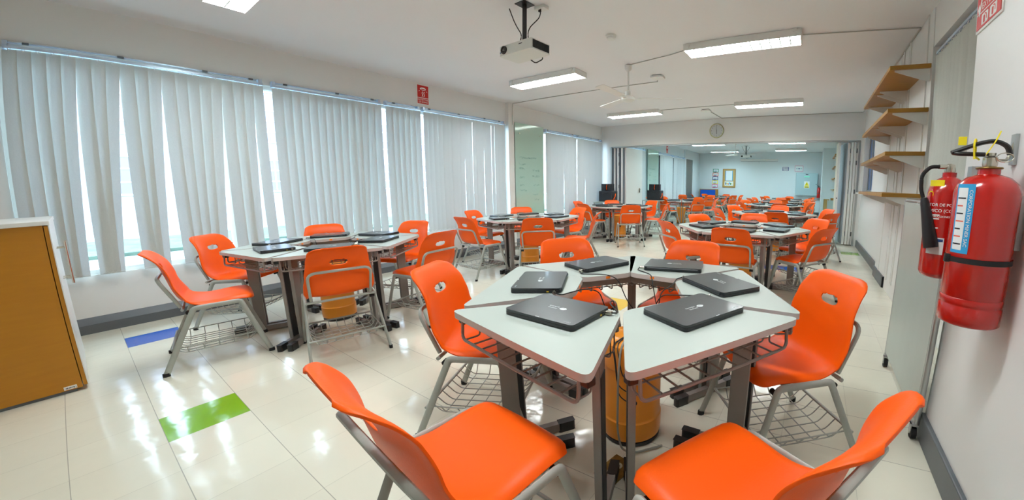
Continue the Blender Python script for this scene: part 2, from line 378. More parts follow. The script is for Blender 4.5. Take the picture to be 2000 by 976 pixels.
# ------------------------------------------------------------------ vertical blinds
def blind(y0, y1, z0, z1, gaps, label, ang=.32, x=XW+.07, pitch=.084, group='vertical blinds along the window wall', side=1, name='vertical_blind', cov=.56):
    r = thing(name, (x, y0, 0), 0, label, 'blind', group); n = max(2, int(round((y1-y0)/pitch))); pit = (y1-y0)/n
    hr = MB(); hr.box((-.016, 0, z1), (.016, y1-y0, z1+.020)); q0 = -.070 if side > 0 else .030
    hr.box((q0, 0, z1+.056), (q0+.012, y1-y0, z1+.068)); hr.box((q0, 0, z1+.004), (q0+.068 if side > 0 else q0+.030, .03, z1+.066)); hr.box((q0, y1-y0-.03, z1+.004), (q0+.068 if side > 0 else q0+.030, y1-y0, z1+.066))
    for i in range(int((y1-y0)/.55)+1): hr.box((q0, min(.12+i*.55, y1-y0-.10), z1+.054), (q0+.016, min(.16+i*.55, y1-y0-.06), z1+.071), 1)
    hr.build('headrail', ['rail', 'base'], r)
    s = MB(); c = MB(); ht = z1-z0
    # bottoms: gaps is a list of (slat index, gap width at the bottom)
    sh = [0.0]*n; prev = 0
    for gi, gw in sorted(gaps):
        for i in range(prev, min(gi, n)): sh[i] = -gw*((i-prev+1)/(max(1, gi-prev)))
        prev = gi
    hp = []; cp = []
    for i in range(n):
        yc = (i+.5)*pit; a = ang+random.uniform(-.09, .09); w = pit*cov; K = 4
        rows = []
        for q in range(K+1):
            t = q/K; zz = z1-.01-(ht-.01)*t; dy = sh[i]*t; row = []
            for e in (-1, -.33, .33, 1):
                bow = .0015*(1-e*e); row.append((sin(a)*w*e*side+cos(a)*bow*side, yc+dy+cos(a)*w*e, zz))
            rows.append(row)
        V = [p for rw in rows for p in rw]; F = [(q*4+k, q*4+k+1, q*4+4+k+1, q*4+4+k) for q in range(K) for k in range(3)]
        s.add(V, F, 0, False)
        hp += [(.006*side, yc-.012, z1+.004), (.010*side, yc, z1-.016), (.006*side, yc+.012, z1+.004)]
        cp.append((.012*side, yc+sh[i], z0+.02))
        if i < n-1: cp.append((.02*side, (yc+sh[i]+yc+pit+sh[i+1])/2, z0+.004))
    s.build('slats', 'blind', r); c.tube(cp, .0013, n=4).build('chain', 'white', r); MB().tube(hp, .003, n=5).build('hook_track', 'white', r); return r
def gi(ys, y0, pit=.084): return int(round((ys-y0)/pit))
zb0, zb1 = .505, 2.335
blind(-.30, 1.38, zb0, zb1, [(2, .03), (gi(.10, -.30), .12), (gi(.40, -.30), .17), (gi(.66, -.30), .13), (gi(1.07, -.30), .12), (17, .03), (19, .06)], 'grey vertical blind nearest the camera, with wide wedge gaps between its slats', .20)
blind(1.47, 2.68, zb0, zb1, [(4, .02), (9, .045), (12, .06), (13, .03)], 'grey vertical blind second from the camera, behind the window-side table')
blind(2.76, 3.27, zb0, zb1, [(4, .02)], 'narrow grey vertical blind under the red smoke detector sign')
blind(3.33, 5.00, zb0, zb1, [(9, .025), (14, .02)], 'grey vertical blind ending beside the green glass board', -.06, cov=.54)
blind(6.19, 7.33, zb0, zb1, [(8, .03)], 'grey vertical blind just past the green glass board', .08, cov=.54)
blind(7.37, 8.50, zb0, zb1, [(4, .03), (8, .02)], 'grey vertical blind in the corner behind the black cases', .08, cov=.54)
blind(8.9, 11.3, zb0, zb1, [(12, .02)], 'pale blind behind the folded white door panel in the far room', .1)
blind(12.6, 13.95, zb0, zb1, [(6, .05)], 'grey blind just past the green board of the far room', .0, cov=.535)
blind(14.02, 15.42, zb0, zb1, [(5, .05), (13, .04)], 'grey blind beside the dark door of the far room', .0, cov=.535)
blind(2.02, 3.84, 1.0, 2.37, [], 'pale grey vertical blind on the shelf wall above the rolling board', .25, x=.985, pitch=.08, group='blinds on the shelf wall', side=-1)

# green glass writing boards
def glassboard(y0, y1, label):
    r = thing('glass_board', (XW+.06, y0, 0), 0, label, 'board', 'green glass writing boards')
    MB().box((0, 0, .25), (.008, y1-y0, 2.42)).build('glass_panel', 'mintglass', r)
    for y in (.12, y1-y0-.12):
        for z in (.4, 2.22): MB().lathe([(.014, 0), (.014, .07)], 12, mtx=Matrix.Translation((-.046, y, z))@Matrix.Rotation(pi/2, 4, 'Y')).build('standoff', 'steel', r)
    rn = random.Random(5); M['teal'] = M.get('teal') or mat('teal_marker', '6FA8A2', .7)
    for (yy, zz, w) in [(.12, 1.75, .5), (.1, 1.62, .2), (.1, 1.54, .18), (.5, 1.5, .22), (.48, 1.38, .26), (.1, 1.36, .16), (.12, 1.2, .14), (.5, 1.2, .2), (.1, 1.1, .22), (.5, 1.0, .16), (.52, .9, .18)]:
        y = yy; pts = []
        while y < min(yy+w, y1-y0-.08): pts.append((.0105, y, zz+rn.uniform(-.022, .022))); y += .013
        if len(pts) > 2: MB().tube(pts, .0016, n=4, caps=False).build('handwriting', 'teal', r)
glassboard(5.27, 6.12, 'tall green glass board with faint handwriting between the near window blinds')
glassboard(11.5, 12.45, 'tall green glass board seen through the opening in the far room')
struct(MB().box((XW, 5.10, 0), (XW+.075, 5.24, ZC)).build('trim_6', 'white'))

# ------------------------------------------------------------------ chair
PROF = [(.232, .418), (.226, .437), (.205, .452), (.16, .455), (.10, .450), (.03, .442), (-.04, .437), (-.10, .438), (-.145, .452), (-.172, .482), (-.190, .525), (-.203, .572), (-.215, .62), (-.227, .665), (-.238, .70), (-.252, .735), (-.271, .768), (-.295, .795), (-.322, .808)]
PROF = [(y if (z < .45 or y > -.145) else -.145+(y+.145)*.90, z) for y, z in PROF]
def shell_mesh():
    P = [Vector((0, y, z)) for y, z in PROF]
    # arc-length resample by Catmull-Rom
    fine = []
    for i in range(len(P)-1):
        a, b, c, d = P[max(i-1, 0)], P[i], P[i+1], P[min(i+2, len(P)-1)]
        for k in range(6):
            t = k/6; fine.append(.5*((2*b)+(c-a)*t+(2*a-5*b+4*c-d)*t*t+(3*b-3*c+d-a)*t**3))
    fine.append(P[-1]); L = [0]
    for i in range(1, len(fine)): L.append(L[-1]+(fine[i]-fine[i-1]).length)
    T = L[-1]
    def at(s):
        s = max(0, min(T, s)); i = 1
        while i < len(L)-1 and L[i] < s: i += 1
        t = (s-L[i-1])/max(1e-9, L[i]-L[i-1]); p = fine[i-1].lerp(fine[i], t); return p, (fine[i]-fine[i-1]).normalized()
    def hw(s):
        u = min(1.0, max(0.0, s/T))
        pts = [(0, .200), (.10, .208), (.3, .206), (.43, .214), (.52, .226), (.60, .224), (.70, .212), (.82, .197), (.92, .184), (1, .172)]
        for i in range(len(pts)-1):
            if u <= pts[i+1][0]:
                t = (u-pts[i][0])/(pts[i+1][0]-pts[i][0]); t = t*t*(3-2*t); w = pts[i][1]*(1-t)+pts[i+1][1]*t; break
        r = .075; d = T-s
        if d < r: w -= r-sqrt(max(0, r*r-(r-d)**2))
        r = .035
        if s < r: w -= r-sqrt(max(0, r*r-(r-s)**2))
        return w
    def pt(x, s):
        p, t = at(s); u = s/T; n = Vector((0, -t.z, t.y)).normalized()
        if n.z < 0 or (abs(n.z) < .5 and n.y < 0): n = -n     # points to the sitter
        e = abs(x)/.21; rim = max(0, (abs(x)/max(.05, hw(s))-.84)/.16)
        k = .036*math.exp(-((u-.53)/.13)**2)+.042*math.exp(-((u-.80)/.16)**2)-.010*math.exp(-((u-.05)/.10)**2)
        return Vector((x, p.y, p.z))+n*(k*e**2.4-(.007+.013/(1+math.exp((u-.44)*22)))*rim**2)
    NX, NS = 22, 60; sv = [T*(j/NS) for j in range(NS+1)]
    sv = [0, T*.004, T*.012]+sv[1:-1]+[T*.985, T*.994, T]; sv = sorted(set(round(s, 6) for s in sv)); NS = len(sv)-1
    xs = [-1+2*i/NX for i in range(NX+1)]
    bm = bmesh.new(); grid = {}
    # find s of hole centre (z = .695)
    sc = next(s for s in [T*.5+T*.5*k/400 for k in range(400)] if at(s)[0].z > .697)
    j0 = max(j for j in range(NS+1) if sv[j] < sc-.028); j1 = min(j for j in range(NS+1) if sv[j] > sc+.030)
    i0, i1 = 6, 16
    for j in range(NS+1):
        for i in range(NX+1):
            if i0 < i < i1 and j0 < j < j1: continue
            grid[i, j] = bm.verts.new(pt(xs[i]*hw(sv[j]), sv[j]))
    for j in range(NS):
        for i in range(NX):
            if i0 <= i < i1 and j0 <= j < j1: continue
            bm.faces.new([grid[i, j], grid[i+1, j], grid[i+1, j+1], grid[i, j+1]])
    loop = [(i, j0) for i in range(i0, i1)]+[(i1, j) for j in range(j0, j1)]+[(i, j1) for i in range(i1, i0, -1)]+[(i0, j) for j in range(j1, j0, -1)]
    def hole(a):
        c_, s_ = cos(a), sin(a); x = .056*(abs(c_)**.75)*(1 if c_ > 0 else -1); y = .0215*(abs(s_)**.8)*(1 if s_ > 0 else -1)
        if s_ > .25: y += .0035*sin(x*260)
        return x, y
    rings = []
    for f in (.45, 1.0):
        ring = []
        for (i, j) in loop:
            x = xs[i]*hw(sv[j]); s = sv[j]; a = atan2((s-sc)/.5, x); hx, hy = hole(atan2((s-sc)*2.0, x)); ring.append(bm.verts.new(pt(x+(hx-x)*f, s+(sc+hy-s)*f)))
        rings.append(ring)
    base = [grid[q] for q in loop]; n = len(loop)
    for A, B in ((base, rings[0]), (rings[0], rings[1])):
        for k in range(n): bm.faces.new([A[k], A[(k+1) % n], B[(k+1) % n], B[k]])
    bmesh.ops.recalc_face_normals(bm, faces=bm.faces)
    me = bpy.data.meshes.new('tmp'); bm.to_mesh(me); bm.free()
    o = bpy.data.objects.new('tmp', me); COL.objects.link(o)
    m = o.modifiers.new('s', 'SOLIDIFY'); m.thickness = .0075; m.offset = 0; m.use_rim = True
    b = o.modifiers.new('b', 'BEVEL'); b.width = .0028; b.segments = 2; b.limit_method = 'ANGLE'; b.angle_limit = radians(60)
    dg = bpy.context.evaluated_depsgraph_get(); r = bpy.data.meshes.new_from_object(o.evaluated_get(dg)); bpy.data.objects.remove(o)
    r.name = 'seat_shell'; r.materials.clear(); r.materials.append(M['orange'])
    for p in r.polygons: p.use_smooth = True
    return r
SHELL = shell_mesh()
def make_chair():
    r = thing('school_chair')
    o = bpy.data.objects.new('seat_shell', SHELL); COL.objects.link(o); o.parent = r
    for s in (-1, 1):
        up = (s, 0, 0)
        yr, yf = -.06, .115; zt = .418
        top = lambda y: Vector((s*.222, y, zt))
        MB().tube([top(yr), top((yr+yf)/2), top(yf)], .0165, .0105, n=10, up=up).build('side_rail', 'frame', r)
        for nm, y0, yk, ft in (('leg', yf, .150, .272), ('leg', yr, -.095, -.285)):
            k = Vector((s*.224, yk, zt)); foot = Vector((s*.256, ft, .012)); P = fillet([top(y0), k, foot], .062, 6)
            lg = MB().tube(P, .0165, .0105, n=10, up=up).build(nm, 'frame', r)
            MB().tube([foot+Vector((0, 0, .012)), Vector((s*.2565, ft*1.004, 0))], .019, .0130, n=8, up=up).build('foot_cap', 'rubber', lg)
    # back loop: up from the rear cross bar, over behind the back
    P = fillet([(-.190, -.155, .432), (-.197, -.240, .640), (.197, -.240, .640), (.190, -.155, .432)], .055, 6)
    P = [Vector(p) for p in P]
    MB().tube(P, .0095, .011, n=8, up=(0, 1, .3)).build('back_frame', 'frame', r)
    for y in (-.15, .11): MB().tube([(-.225, y, .418), (.225, y, .418)], .009, n=8).build('cross_bar', 'frame', r)
    for s in (-1, 1):
        for y in (-.128, .155): MB().lathe([(.012, -.016), (.012, .016)], 10, mtx=Matrix.Rotation(pi/2, 4, 'Y')).build('glide', 'rubber', r, (s*.20, y, .392))
    # lower stretchers with wire book basket
    for y in (-.235, .215): MB().tube([(-.243, y, .165), (.243, y, .165)], .007, n=8).build('stretcher', 'frame', r)
    b = MB()
    for i in range(8):
        x = -.19+i*.0543; b.tube(fillet([(x, -.235, .163), (x, -.185, .115), (x, .17, .115), (x, .215, .163)], .02, 2), .0029, n=5)
    for i in range(5):
        y = -.165+i*.080; b.tube(fillet([(-.225, y, .165), (-.19, y, .113), (.19, y, .113), (.225, y, .165)], .02, 2), .0029, n=5)
    for s in (-1, 1): b.tube([(s*.226, -.235, .165), (s*.226, .215, .165)], .0038, n=5)
    b.build('book_basket', 'frame', r)
    return r

# ------------------------------------------------------------------ desk (wedge)
def make_desk():
    r = thing('wedge_desk')
    poly = rpoly([(-.383, 0), (.383, 0), (.137, .43), (-.137, .43)], .045, 5)
    MB().prism(poly, .695, .72, 0, 1, True).build('tabletop', ['desktop', 'deskedge'], r, bevel=.004)
    a = Vector((.330, .042, 0)); c = Vector((.148, .362, 0)); d = (c-a).normalized(); nrm = Vector((-d.y, d.x, 0))
    for s in (-1, 1):
        def X(v): return Vector((s*v.x, v.y, v.z))
        mid = a+d*.14; b = MB(); hw_, th = .036, .013
        q = [mid-d*hw_-nrm*th, mid+d*hw_-nrm*th, mid+d*hw_+nrm*th, mid-d*hw_+nrm*th]
        q = [X(p) for p in q]; q = q if s > 0 else q[::-1]
        b.prism([(p.x, p.y) for p in q], .045, .68, 0)
        q2 = [X(p) for p in (mid-d*(hw_-.006)-nrm*(th+.003), mid+d*(hw_-.006)-nrm*(th+.003), mid+d*(hw_-.006)-nrm*(th-.002), mid-d*(hw_-.006)-nrm*(th-.002))]; q2 = q2 if s > 0 else q2[::-1]
        b.prism([(p.x, p.y) for p in q2], .06, .62, 1)
        b.build('leg', ['deskframe', 'dark'], r, bevel=.003)
        f = MB(); q = [a-nrm*.016+d*.03, c-nrm*.016-d*.03, c+nrm*.016-d*.03, a+nrm*.016+d*.03]; q = [X(p) for p in q]; q = q if s > 0 else q[::-1]
        f.prism([(p.x, p.y) for p in q], .008, .05); fo = f.build('foot_bar', 'deskframe', r, bevel=.004)
        for e0, e1 in ((a-d*.045, a+d*.04), (c-d*.04, c+d*.045)):
            g_ = MB(); q = [X(p) for p in (e0-nrm*.02, e1-nrm*.02, e1+nrm*.02, e0+nrm*.02)]; q = q if s > 0 else q[::-1]
            g_.prism([(p.x, p.y) for p in q], 0, .052); g_.build('end_cap', 'black', fo, bevel=.012)
        g_ = MB(); p = X(Vector((.34, .03, 0))); g_.box((p.x-.02, p.y-.012, .668), (p.x+.02, p.y+.02, .695)); g_.build('corner_bracket', 'black', r, bevel=.004)
    MB().box((-.235, .205, .645), (.235, .225, .695)).build('crossbar', 'deskframe', r, bevel=.003)
    MB().box((-.15, .385, .655), (.15, .400, .695)).build('inner_rail', 'deskframe', r, bevel=.003)
    w = MB(); z0, z1 = .612, .668
    def half(y): return .34-(y-.02)*.50
    for i in range(11):
        x = -.31+i*.062; ye = min(.34, .02+(.34-abs(x))/.50)
        if ye > .08: w.tube([(x, .012, z1+.02), (x, .012, z0), (x, ye, z0), (x, ye, z0+.05)] if abs(x) > 2 else fillet([(x, .012, z0), (x, ye, z0), (x, ye, z0+.07)], .012, 2), .0037, n=5)
    for y in (.10, .19, .28): w.tube(fillet([(-half(y), y, z1+.01), (-half(y), y, z0), (half(y), y, z0), (half(y), y, z1+.01)], .015, 3), .0037, n=5)
    w.tube(fillet([(-.325, .02, .69), (-.325, .012, z0), (.325, .012, z0), (.325, .02, .69)], .025, 5), .006, n=7)
    w.build('wire_shelf', 'deskframe', r)
    MB().box((-.012, .4301, .702), (.012, .4318, .714)).build('sticker', 'sticker', r)
    return r

# ------------------------------------------------------------------ laptop
def make_laptop(detail):
    r = thing('laptop'); W2, D2 = .163, .115
    MB().prism(rrect(-W2, -D2, W2, D2, .016), .003, .015, 0, 0, True).build('base', 'lapbase', r, bevel=.003)
    MB().prism(rrect(-W2, -D2, W2, D2, .018), .0158, .0245, 0, 0, True).build('lid', 'lap', r, bevel=.0035)
    MB().tube([(-W2+.02, D2-.004, .014), (W2-.02, D2-.004, .014)], .0085, n=10).build('hinge', 'lapbase', r)
    lf = MB(); n = 14; pts = []
    for k in range(n+1): t = k/n; pts.append((.034*(t-.5), .0115*sin(pi*t)**.8))
    for k in range(n, -1, -1): t = k/n; pts.append((.034*(t-.5), -.0115*sin(pi*t)**.8*(.5+.5*abs(2*t-1))))
    up = [(x, y+.001) for x, y in pts[:n+1]]; top = up+[(.017, .0008), (-.017, .0008)]
    lf.prism([(x, y) for x, y in pts[:n+1]][::-1]+[(-.012, -.0005)], .0246, .0249)
    lf.prism([(.034*(k/n-.5), -.0015-.0105*sin(pi*k/n)) for k in range(n+1)][:n//2+1]+[(.0, -.0015)], .0246, .0249)
    lf.prism([(.0015, -.0015)]+[(.034*(k/n-.5), -.0015-.0105*sin(pi*k/n)) for k in range(n//2+1, n+1)], .0246, .0249)
    lf.build('leaf_logo', 'logo', r, (.030, 0, 0), pi)
    if detail:
        textobj('lettering', 'innova\nschools', .0165, 'logo', r, (.008, -.002, .0247), (0, 0, pi), .0001, 'LEFT')
        textobj('lettering', 'ThinkPad', .0085, 'logo', r, (.125, -.098, .0247), (0, 0, 0), .0001)
        MB().box((-.006, -.1135, .0246), (.012, -.1105, .0250)).build('status_light', 'logo', r)
        for i, y in enumerate((-.05, -.02)): MB().box((-W2-.0008, y, .0055), (-W2+.002, y+.014, .0115)).build('port', 'black', r)
        for i, y in enumerate((-.07, -.03)): MB().box((W2-.002, y, .0055), (W2+.0008, y+.02, .0115)).build('port', 'black', r)
        MB().box((W2-.002, .05, .006), (W2+.0012, .060, .012)).build('charging_port', 'gold', r)
        lk = MB().tube([(W2-.001, .085, .010), (W2+.026, .088, .012)], .0085, n=12).build('cable_lock', 'steel', r, sharp=60)
        MB().tube(fillet([(W2+.026, .088, .012), (W2+.035, .12, .004), (.10, .21, .003), (.08, .285, -.01), (.05, .32, -.13), (.0, .38, -.225)], .05, 5), .0028, n=6).build('cable', 'cable', r)
    return r

# ------------------------------------------------------------------ tables
SIDES = ['near', 'near shelf', 'far shelf', 'far', 'far window', 'near window']
TBL = {1: 'the table closest to the camera', 2: 'the closest window table', 3: 'the second shelf-side table', 4: 'the second window table', 5: 'the third shelf-side table', 6: 'the third window table',
       7: 'the shelf-side table just past the opening', 8: 'the window table just past the opening', 9: 'the far room middle shelf-side table', 10: 'the far room middle window table', 11: 'the shelf-side table beside the electrical cabinet', 12: 'the window table by the blue board'}
GRP = {k: v for k, v in TBL.items()}
first = {}
def inst(kind, maker, *a):
    if kind not in first: first[kind] = maker(*a); return first[kind]
    return copy_tree(first[kind])
def place_desk(k, side, x, y, ang):
    o = inst('desk', make_desk); o.location = (x, y, 0); o.rotation_euler.z = ang
    tag(o, 'pale wedge desk on the %s side of %s' % (side, TBL[k]), 'desk', 'desks of '+GRP[k])
def place_chair(k, side, x, y, ang):
    o = inst('chair', make_chair); o.location = (x, y, 0); o.rotation_euler.z = ang
    tag(o, 'orange plastic chair at the %s side of %s' % (side, TBL[k]), 'chair', 'chairs at '+GRP[k])
def place_lap(k, side, x, y, ang):
    d = k <= 4; o = inst('lap%d' % d, make_laptop, d); o.location = (x, y, .7195); o.rotation_euler.z = ang
    tag(o, 'closed black laptop on the %s desk of %s' % (side, TBL[k]), 'laptop', 'laptops on '+GRP[k])
# table 1, measured desk by desk: side, mid of outer edge, direction of the outer edge
T1D = {'near': (-.845, .77, -11), 'near shelf': (-.196, 1.08, 58.6), 'far shelf': (-.170, 1.785, 118.5), 'far': (-.737, 2.18, 177), 'far window': (-1.314, 1.908, 232.8), 'near window': (-1.388, 1.235, 296)}
for s, (x, y, a) in T1D.items(): place_desk(1, s, x, y, radians(a))
for s, x, y, a in [('near', -.798, .545, -.10), ('near shelf', -.078, .806, 1.076), ('far shelf', -.060, 1.657, 2.214), ('far', -.75, 2.2, 3.10), ('far window', -1.40, 1.95, 4.05), ('near window', -1.424, 1.178, -1.10)]: place_chair(1, s, x, y, a)
for s, x, y, a in [('near', -.836, 1.036, -2), ('near window', -1.166, 1.332, -59+0), ('near shelf', -.379, 1.285, 64), ('far shelf', -.384, 1.711, 143), ('far window', -1.148, 1.817, 250), ('far', -.72, 1.99, 193)]: place_lap(1, s, x, y, radians(a))
TT = {2: (-3.80, 1.40, -81), 3: (-.746, 4.415, -84.2), 4: (-3.871, 4.176, -106), 5: (-.64, 7.12, -90), 6: (-4.015, 7.343, -108.5), 7: (-.92, 10.48, -84), 8: (-3.80, 11.0, -100), 9: (-.96, 13.49, -88), 10: (-4.2, 13.9, -104), 11: (-.93, 16.05, -90), 12: (-3.95, 16.5, -98)}
CH = {  # explicit chair poses keyed by side
 2: {'near': (-3.735, .53, -.171), 'near shelf': (-3.046, 1.134, 1.314), 'far shelf': (-3.126, 1.926, 1.718), 'far': (-3.94, 2.17, 3.55), 'far window': (-4.44, 1.58, 4.33), 'near window': (-4.50, .88, 5.45)},
 3: {'near': (-.692, 3.699, -.02), 'near shelf': (-.027, 4.14, .965), 'far shelf': (-.057, 4.888, 2.4), 'far': (-.74, 5.25, 3.23), 'far window': (-1.22, 4.746, 4.14), 'near window': (-1.315, 3.96, 5.58)},
 4: {'near': (-3.958, 3.283, -.04), 'near shelf': (-3.141, 3.551, .745), 'far shelf': (-3.013, 4.32, 2.03), 'far': (-3.70, 4.94, 2.85), 'far window': (-4.50, 4.69, 3.94), 'near window': (-4.62, 3.97, 4.93)},
 5: {'near': (-.519, 6.29, .055), 'near shelf': (.164, 6.6, .83), 'far shelf': (.125, 7.52, 2.09)},
 6: {'near': (-4.265, 6.577, 5.99), 'near shelf': (-3.33, 6.5, .60), 'far shelf': (-3.2, 7.55, 1.77), 'far window': (-4.44, 7.82, 3.86)},
}
rn = random.Random(4)
for k, (cx, cy, ph) in TT.items():
    for i, s in enumerate(SIDES):
        a = radians(ph+60*i); R_ = .692; x, y = cx+R_*cos(a), cy+R_*sin(a)
        place_desk(k, s, x, y, a+pi/2)
        if k in CH and s in CH[k]: place_chair(k, s, *CH[k][s])
        else:
            d = .69+rn.uniform(.08, .26); da = rn.uniform(-.12, .12); place_chair(k, s, cx+d*cos(a+da*.4), cy+d*sin(a+da*.4), a+pi/2+da+rn.uniform(-.2, .2))
        d = .69-.215+rn.uniform(-.03, .03); place_lap(k, s, cx+d*cos(a), cy+d*sin(a), a+pi/2+rn.uniform(-.3, .3))

# ------------------------------------------------------------------ cabinet
c = thing('cabinet', (-4.6, -.12, 0), 0, 'ochre wooden cabinet with white doors in the corner under the blinds', 'cabinet')
MB().box((0, -.72, .02), (.85, -.022, 1.03)).build('body', 'cabwood', c)
MB().box((-.01, -.73, 1.03), (.865, .008, 1.055)).build('top', 'white', c, bevel=.003)
MB().box((0, -.70, 0), (.84, -.05, .02)).build('plinth', 'base', c)
for i in (0, 1):
    d = MB().box((.003+i*.424, -.018, .03), (.420+i*.428, .0, 1.025)).box((.0+i*.424, -.0005, .028), (.423+i*.428, .004, 1.027), 1).build('door', ['cabwood', 'white'], c)
    x = .385 if i == 0 else .47
    MB().tube([(x, .045, .62), (x, .045, .90)], .006, n=8).tube([(x, 0, .66), (x, .045, .66)], .004, n=6).tube([(x, 0, .86), (x, .045, .86)], .004, n=6).build('handle', 'steel', d)
st = MB().box((.8502, -.10, .026), (.852, -.045, .046)).build('barcode_sticker', 'whitesign', c)
b = MB()
for i in range(11): b.box((.852, -.096+i*.0045, .030), (.8524, -.0945+i*.0045+.001*(i % 3), .040))
b.build('barcode', 'black', st)

# ------------------------------------------------------------------ drum stool with cable holes, floor outlet
def drum(x, y, label, k=0):
    r = thing('cable_drum', (x, y, 0), 0, label, 'drum', 'orange cable drums under the tables')
    MB().lathe([(.10, .0), (.142, .004), (.145, .03), (.145, .10), (.141, .106), (.139, .112), (.139, .365), (.1435, .37), (.1435, .46), (.137, .480), (.118, .489), (0.002, .49)], 40).build('body', 'tyl', r, (0, 0, .025), sharp=28)
    MB().lathe([(.12, 0), (.14, .004), (.14, .02), (.12, .026)], 32).build('base_ring', 'dark', r)
    if k:
        a = atan2(-y, -x)+.10
        for z in (.34, .29, .24):
            n = Matrix.Translation((cos(a)*.1365, sin(a)*.1365, z))@Matrix.Rotation(a, 4, 'Z')@Matrix.Rotation(pi/2, 4, 'Y')
            MB().lathe([(.012, 0), (.012, .004), (.008, .005)], 14, mtx=n).build('cable_hole', 'rubber', r)
            u = Vector((cos(a), sin(a), 0)); v = Vector((-sin(a), cos(a), 0)); o = -.055-.008*(z*10 % 3)
            MB().tube(fillet([Vector((0, 0, .518))+v*-.02, u*.11+v*(o-.02)+Vector((0, 0, .520)), u*.150+v*(o-.01)+Vector((0, 0, .46)), u*.152+v*(o)+Vector((0, 0, z+.05)), u*.148+v*(-.02)+Vector((0, 0, z+.005)), u*.140+Vector((0, 0, z))], .04, 4), .0025, n=6).build('cable', 'cable', r)
        MB().tube(fillet([Vector((.03, .02, .522))]+[u*.05+v*-.02+Vector((0, 0, .535)), u*.125+v*-.06+Vector((0, 0, .52)), u*.165+v*-.075+Vector((0, 0, .40)), u*.170+v*-.08+Vector((0, 0, .12)), u*.175+v*-.06+Vector((0, 0, .02)), u*.19+v*.0+Vector((0, 0, .012)), u*.15+v*.13+Vector((0, 0, .012))], .06, 5), .005, n=8).build('power_cable', 'greycable', r)
    return r
drum(-.71, 1.42, 'orange cable drum with black cables in the middle of the table closest to the camera', 1)
for k in range(2, 13): drum(TT[k][0], TT[k][1], 'orange cable drum under the middle of %s' % TBL[k])
o = thing('floor_outlet', (-.645, 1.135, 0), radians(-12), 'brass floor outlet plate beside the orange drum', 'outlet')
MB().prism(rrect(-.055, -.075, .055, .075, .006), 0, .006).build('plate', 'brass', o, bevel=.002)
for y in (-.022, .022):
    s_ = MB().lathe([(.019, 0), (.019, .0025), (.016, .003)], 20).build('socket', mat('ivory_socket', 'CFCBAE', .4) if 'ivory' not in M else M['ivory'], o, (0, y, .006)); M.setdefault('ivory', bpy.data.materials['ivory_socket'])
    for x in (-.007, .007): MB().box((x-.0012, -.005, .003), (x+.0012, .005, .0034)).build('slot', 'black', s_)
MB().lathe([(.005, 0), (.004, .002)], 10).build('screw', 'steel', o, (0, 0, .006))

# ------------------------------------------------------------------ fire extinguishers, sign
def wrap(r, a0, a1, z0, z1, n=10):
    b = MB(); V = []; 
    for i in range(n+1):
        a = a0+(a1-a0)*i/n; V += [(r*cos(a), r*sin(a), z0), (r*cos(a), r*sin(a), z1)]
    b.add(V, [(2*i, 2*i+2, 2*i+3, 2*i+1) for i in range(n)], 0, True); return b
def walltext(name, body, size, m, parent, r, a, z, vertical=False, sx=1):
    t = textobj(name, body, size, m, parent, (r*cos(a), r*sin(a), z), (0, 0, 0), .0003)
    n = Vector((cos(a), sin(a), 0)); u = Vector((-sin(a), cos(a), 0)); w = Vector((0, 0, 1))
    X, Y = (u, w) if not vertical else (w*-1, u)
    t.rotation_euler = Matrix([[X[i], Y[i], n[i]] for i in range(3)]).to_euler(); t.scale = (sx, 1, 1); return t
e = thing('fire_extinguisher', (.535, 1.44, .775), 0, 'large red fire extinguisher hanging on the near wall, in front of the other one', 'fire extinguisher', 'fire extinguishers on the near wall')
R1 = .0875
MB().lathe([(.02, .0), (R1-.006, .0), (R1, .006), (R1, .06), (R1-.002, .063), (R1-.002, .068), (R1, .071), (R1, .088), (R1-.002, .091), (R1, .094), (R1, .425), (R1-.008, .452), (R1-.03, .474), (.034, .482), (.03, .484), (.03, .505), (.002, .506)], 48).build('cylinder', 'red', e, sharp=50)
MB().lathe([(.034, 0), (.036, .003), (.034, .006)], 24).build('collar', 'brass', e, (0, 0, .500))
MB().lathe([(.018, 0), (.020, .01), (.020, .03), (.014, .036), (.014, .045)], 20).build('valve', 'steel', e, (0, 0, .505))
hb = MB().tube(fillet([(-.02, -.01, .545), (-.085, .0, .548), (-.10, .01, .552)], .02), .010, .007, n=8).build('grip', 'black', e)
MB().tube(fillet([(.045, -.01, .545), (.038, -.01, .570), (.005, -.01, .588), (-.03, 0, .582), (-.105, .01, .552)], .02), .012, .007, n=8).build('lever', 'black', e)
MB().tube([(.03+.022*cos(t/12*2*pi), -.02, .535+.014*sin(t/12*2*pi)) for t in range(13)], .0018, n=5).build('pin_ring', 'steel', e)
MB().tube(fillet([(-.05, -.02, .53), (-.055, -.02, .58), (-.04, .01, .60), (-.035, .02, .54), (-.03, 0, .53)], .02), .003, n=6).build('seal', 'yellow', e)
MB().tube(fillet([(-.02, -.02, .545), (.0, -.025, .585), (.012, -.02, .615)], .02), .002, n=6).build('seal', 'yellow', e)
MB().box((-.100, -.03, .572), (-.078, -.027, .598)).build('seal_tag', 'yellow', e)
a0 = atan2(-1.44, -.535)
wrap(R1+.0012, a0-.95, a0-.30, .235, .452).build('label', 'blue', e); wrap(R1+.0020, a0-.88, a0-.52, .245, .440).build('label_text_panel', 'paper', e)
walltext('lettering', 'CORPORATION MINER SAC', .0145, 'whitesign', e, R1+.0018, a0-.42, .345, True, .98)
for i in range(7): wrap(R1+.0026, a0-.86, a0-.56-.04*(i % 3), .262+i*.024, .266+i*.024, 4).build('printed_line', 'redpap' if i % 2 else 'case', e)
s_ = wrap(R1+.003, 0, 2*pi, .205, .222, 32).build('strap', 'rubber', e)
MB().box((-R1-.012, -.03, .200), (-R1+.004, -.012, .227)).build('buckle', 'black', e, bevel=.003)
